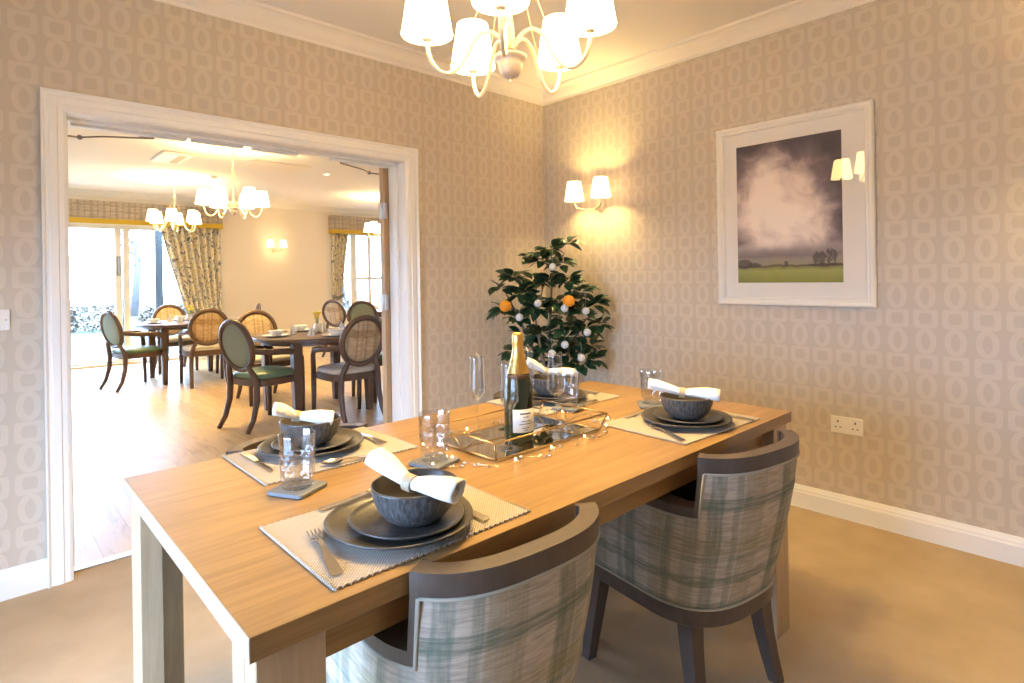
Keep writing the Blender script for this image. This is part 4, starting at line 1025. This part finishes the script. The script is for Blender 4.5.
for p,x,y,a,l in CH:
    place(op if p else og,first[p],(x,y,0),R(a),l,'oval back chairs in the far room'); first[p]=False
def make_round():
    t=thing('round_table','','table'); W=M['walnut']
    b=MB(); b.lathe([(.001,.715),(.585,.715),(.60,.722),(.60,.742),(.592,.75),(.001,.75)],48); b.build('tabletop',W,t,40)
    b=MB(); b.lathe([(.50,.682),(.52,.682),(.52,.715),(.50,.715),(.50,.682)],40); b.build('apron',W,t,40)
    for sx in (-1,1):
        for sy in (-1,1):
            b=MB(); X,Y=sx*.36,sy*.36; b.loft([[(X-w,Y-w,z),(X+w,Y-w,z),(X+w,Y+w,z),(X-w,Y+w,z)] for w,z in ((.026,0),(.038,.35),(.042,.715))],smooth=False); b.build('leg',W,t,35)
    return t
rt=make_round(); TBL=[(-.80,2.36,'nearer round walnut table in the far room, between the open doors'),(-1.17,5.52,'farther round walnut table in the far room, in front of the glass doors'),(2.0,5.75,'round walnut table in the far room beneath the small window')]
for k,(x,y,l) in enumerate(TBL): place(rt,k==0,(x,y,0),R(0),l,'round tables in the far room')
# white crockery on the far tables
b=MB(); b.lathe([(.001,0),(.07,0),(.075,.003),(.125,.014),(.127,.016),(.12,.017),(.075,.007),(.001,.006)],32); cp=b.build('china_plate',M['china'])
b=MB(); b.lathe([(.001,0),(.035,0),(.04,.004),(.065,.035),(.072,.052),(.069,.052),(.06,.034),(.035,.009),(.001,.008)],32); cb=b.build('china_bowl',M['china'])
b=MB()
for k in range(6):
    a=k*PI/3; V=[(0,0,.11),(.045*math.cos(a),.045*math.sin(a),.0),(.022*math.cos(a+PI/6),.022*math.sin(a+PI/6),.0),(.045*math.cos(a+PI/3),.045*math.sin(a+PI/3),.0)]; b.add(V,[(0,1,2),(0,2,3)],smooth=False)
b.add([(.045*math.cos(k*PI/3),.045*math.sin(k*PI/3),0) for k in range(6)],[(5,4,3,2,1,0)]); cn=b.build('folded_napkin',M['linen'])
fp=True
SIDE=('left','near','right','back')
for (x,y,l),nm in zip(TBL,('nearer round table','farther round table','round table under the small window')):
    for k,a in enumerate((180,270,0,90)):
        px,py=x+.40*math.cos(R(a)),y+.40*math.sin(R(a))
        o=cp if fp else dup(cp); o.location=(px,py,.7506); tag(o,'white plate at the %s of the %s'%(SIDE[k],nm),'plate','white plates on the far tables')
        o=cb if fp else dup(cb); o.location=(px,py,.758); tag(o,'white bowl at the %s of the %s'%(SIDE[k],nm),'bowl','white bowls on the far tables')
        o=cn if fp else dup(cn); o.location=(x+.235*math.cos(R(a+52)),y+.235*math.sin(R(a+52)),.7506); o.rotation_euler=(0,0,R(a)); tag(o,'folded white napkin %s of centre on the %s'%(SIDE[k],nm),'napkin','folded napkins on the far tables')
        fp=False
def vase(x,y,l):
    t=thing('flower_vase',l,'vase',(x,y,.7506)); b=MB(); b.lathe([(.001,0),(.032,0),(.04,.02),(.04,.06),(.030,.085),(.033,.095),(.030,.095),(.027,.085),(.036,.06),(.036,.02),(.001,.008)],24); b.build('vase_body',M['china'],t)
    rnd=random.Random(int(x*100)); f=MB(); s=MB()
    for k in range(9):
        a=rnd.uniform(0,6.28); r=rnd.uniform(0,.05); p=(r*math.cos(a),r*math.sin(a),.14+rnd.uniform(0,.06)); s.tube([(0,0,.06),(p[0]*.5,p[1]*.5,.11),p],.0025,5)
        for q in range(6): aa=q*PI/3; f.sphere((p[0]+.013*math.cos(aa),p[1]+.013*math.sin(aa),p[2]+.006),.010,6)
        f.sphere((p[0],p[1],p[2]+.01),.009,6)
    s.build('stem',M['stemg'],t); f.build('blossom',M['flower'],t)
vase(-.78,2.40,'small white vase of yellow flowers on the nearer round table')
vase(-1.15,5.55,'small white vase of yellow flowers on the farther round table')

# ------------------------------------------------------------------ outside
b=MB(); b.box(-14,16,YW+.25,9.6,-.2,-.04); struct(b.build('patio',M['paving']))
b=MB(); b.box(-40,40,9.6,60,-.25,-.06); struct(b.build('lawn',M['grass']))
b=MB(); b.box(-40,XL-.2,-30,YW+.2,-.25,-.06); struct(b.build('patio',M['paving']))
b=MB(); b.box(-.06,.06,-.06,.06,-.04,3.0); o=b.build('patio_post',M['grey_metal']); o.location=(-.80,9.0,0); tag(o,'dark grey post standing on the patio outside the glass doors','post')
def bush(label,x,y,rx,ry,h,seed,group,m):
    rnd=random.Random(seed); b=MB()
    for k in range(900):
        a=rnd.uniform(0,2*PI); z=rnd.uniform(0,1); r=math.sqrt(max(0,1-(z-.35)**2))*rnd.uniform(.55,1)
        p=Vector((rx*r*math.cos(a),ry*r*math.sin(a),h*z)); d=Vector((math.cos(a),math.sin(a),rnd.uniform(-.3,1)))
        leaf(b,p,d,Vector((rnd.uniform(-1,1),rnd.uniform(-1,1),1)),.12,.035)
    o=b.build('shrub',m); o.location=(x,y,-.06); tag(o,label,'shrub',group)
LB=('leftmost','second from the left','third from the left','fourth from the left','fifth from the left','sixth from the left','seventh from the left','rightmost')
for k in range(8): bush('brown hedge shrub beyond the lawn, %s of its row'%LB[k],-6.5+k*1.9,17.0+.5*math.sin(k*2.1),.72,.6,.50+.2*abs(math.sin(k*1.7)),50+k,'shrubs beyond the lawn',M['hedge'])
LT=('leftmost','second','third','fourth','fifth','sixth','rightmost')
for k in range(7):
    rnd=random.Random(90+k); b=MB(); b.tube([(0,0,0),(rnd.uniform(-.2,.2),0,2),(rnd.uniform(-.4,.4),0,4),(rnd.uniform(-.6,.6),0,6.5)],[.16,.13,.09,.03],8)
    for q in range(10):
        z=1.6+q*.45; s=rnd.choice((-1,1)); b.tube([(0,0,z),(s*.5,rnd.uniform(-.3,.3),z+.5),(s*rnd.uniform(.8,1.4),rnd.uniform(-.5,.5),z+1.2)],[.05,.03,.01],6)
    o=b.build('bare_tree',M['bark']); o.location=(-9+k*3.4+rnd.uniform(-.3,.3),24+rnd.uniform(-2,3),-.06); tag(o,'bare winter tree beyond the hedge, %s counted from the left'%LT[k],'tree','bare trees beyond the hedge')

# ------------------------------------------------------------------ daylight
w=bpy.data.worlds.new('world'); sc.world=w; w.use_nodes=True; bg=w.node_tree.nodes['Background']; bg.inputs[0].default_value=(.45,.66,1,1); bg.inputs[1].default_value=26.0
def portal(loc,rot,sx,sy):
    l=bpy.data.lights.new('window_portal','AREA'); l.shape='RECTANGLE'; l.size=sx; l.size_y=sy; l.cycles.is_portal=True
    o=bpy.data.objects.new('window_portal',l); col.objects.link(o); o.location=loc; o.rotation_euler=rot
portal((XL-.22,(wy0+wy1)/2,(wz0+wz1)/2),(0,R(-90),0),wz1-wz0,wy1-wy0)
portal(((fx0+fx1)/2,YW+.3,fz/2),(R(-90),0,0),fx1-fx0,fz)
portal(((gx0+gx1)/2,YW+.3,(gz0+gz1)/2),(R(-90),0,0),gx1-gx0,gz1-gz0)
vs=sc.view_settings; vs.view_transform='Standard'; vs.look='None'; vs.gamma=1; vs.exposure=0.42; vs.use_curve_mapping=False
sc.cycles.use_denoising=True; sc.cycles.max_bounces=10; sc.cycles.transparent_max_bounces=24; sc.cycles.diffuse_bounces=5; sc.cycles.sample_clamp_indirect=4
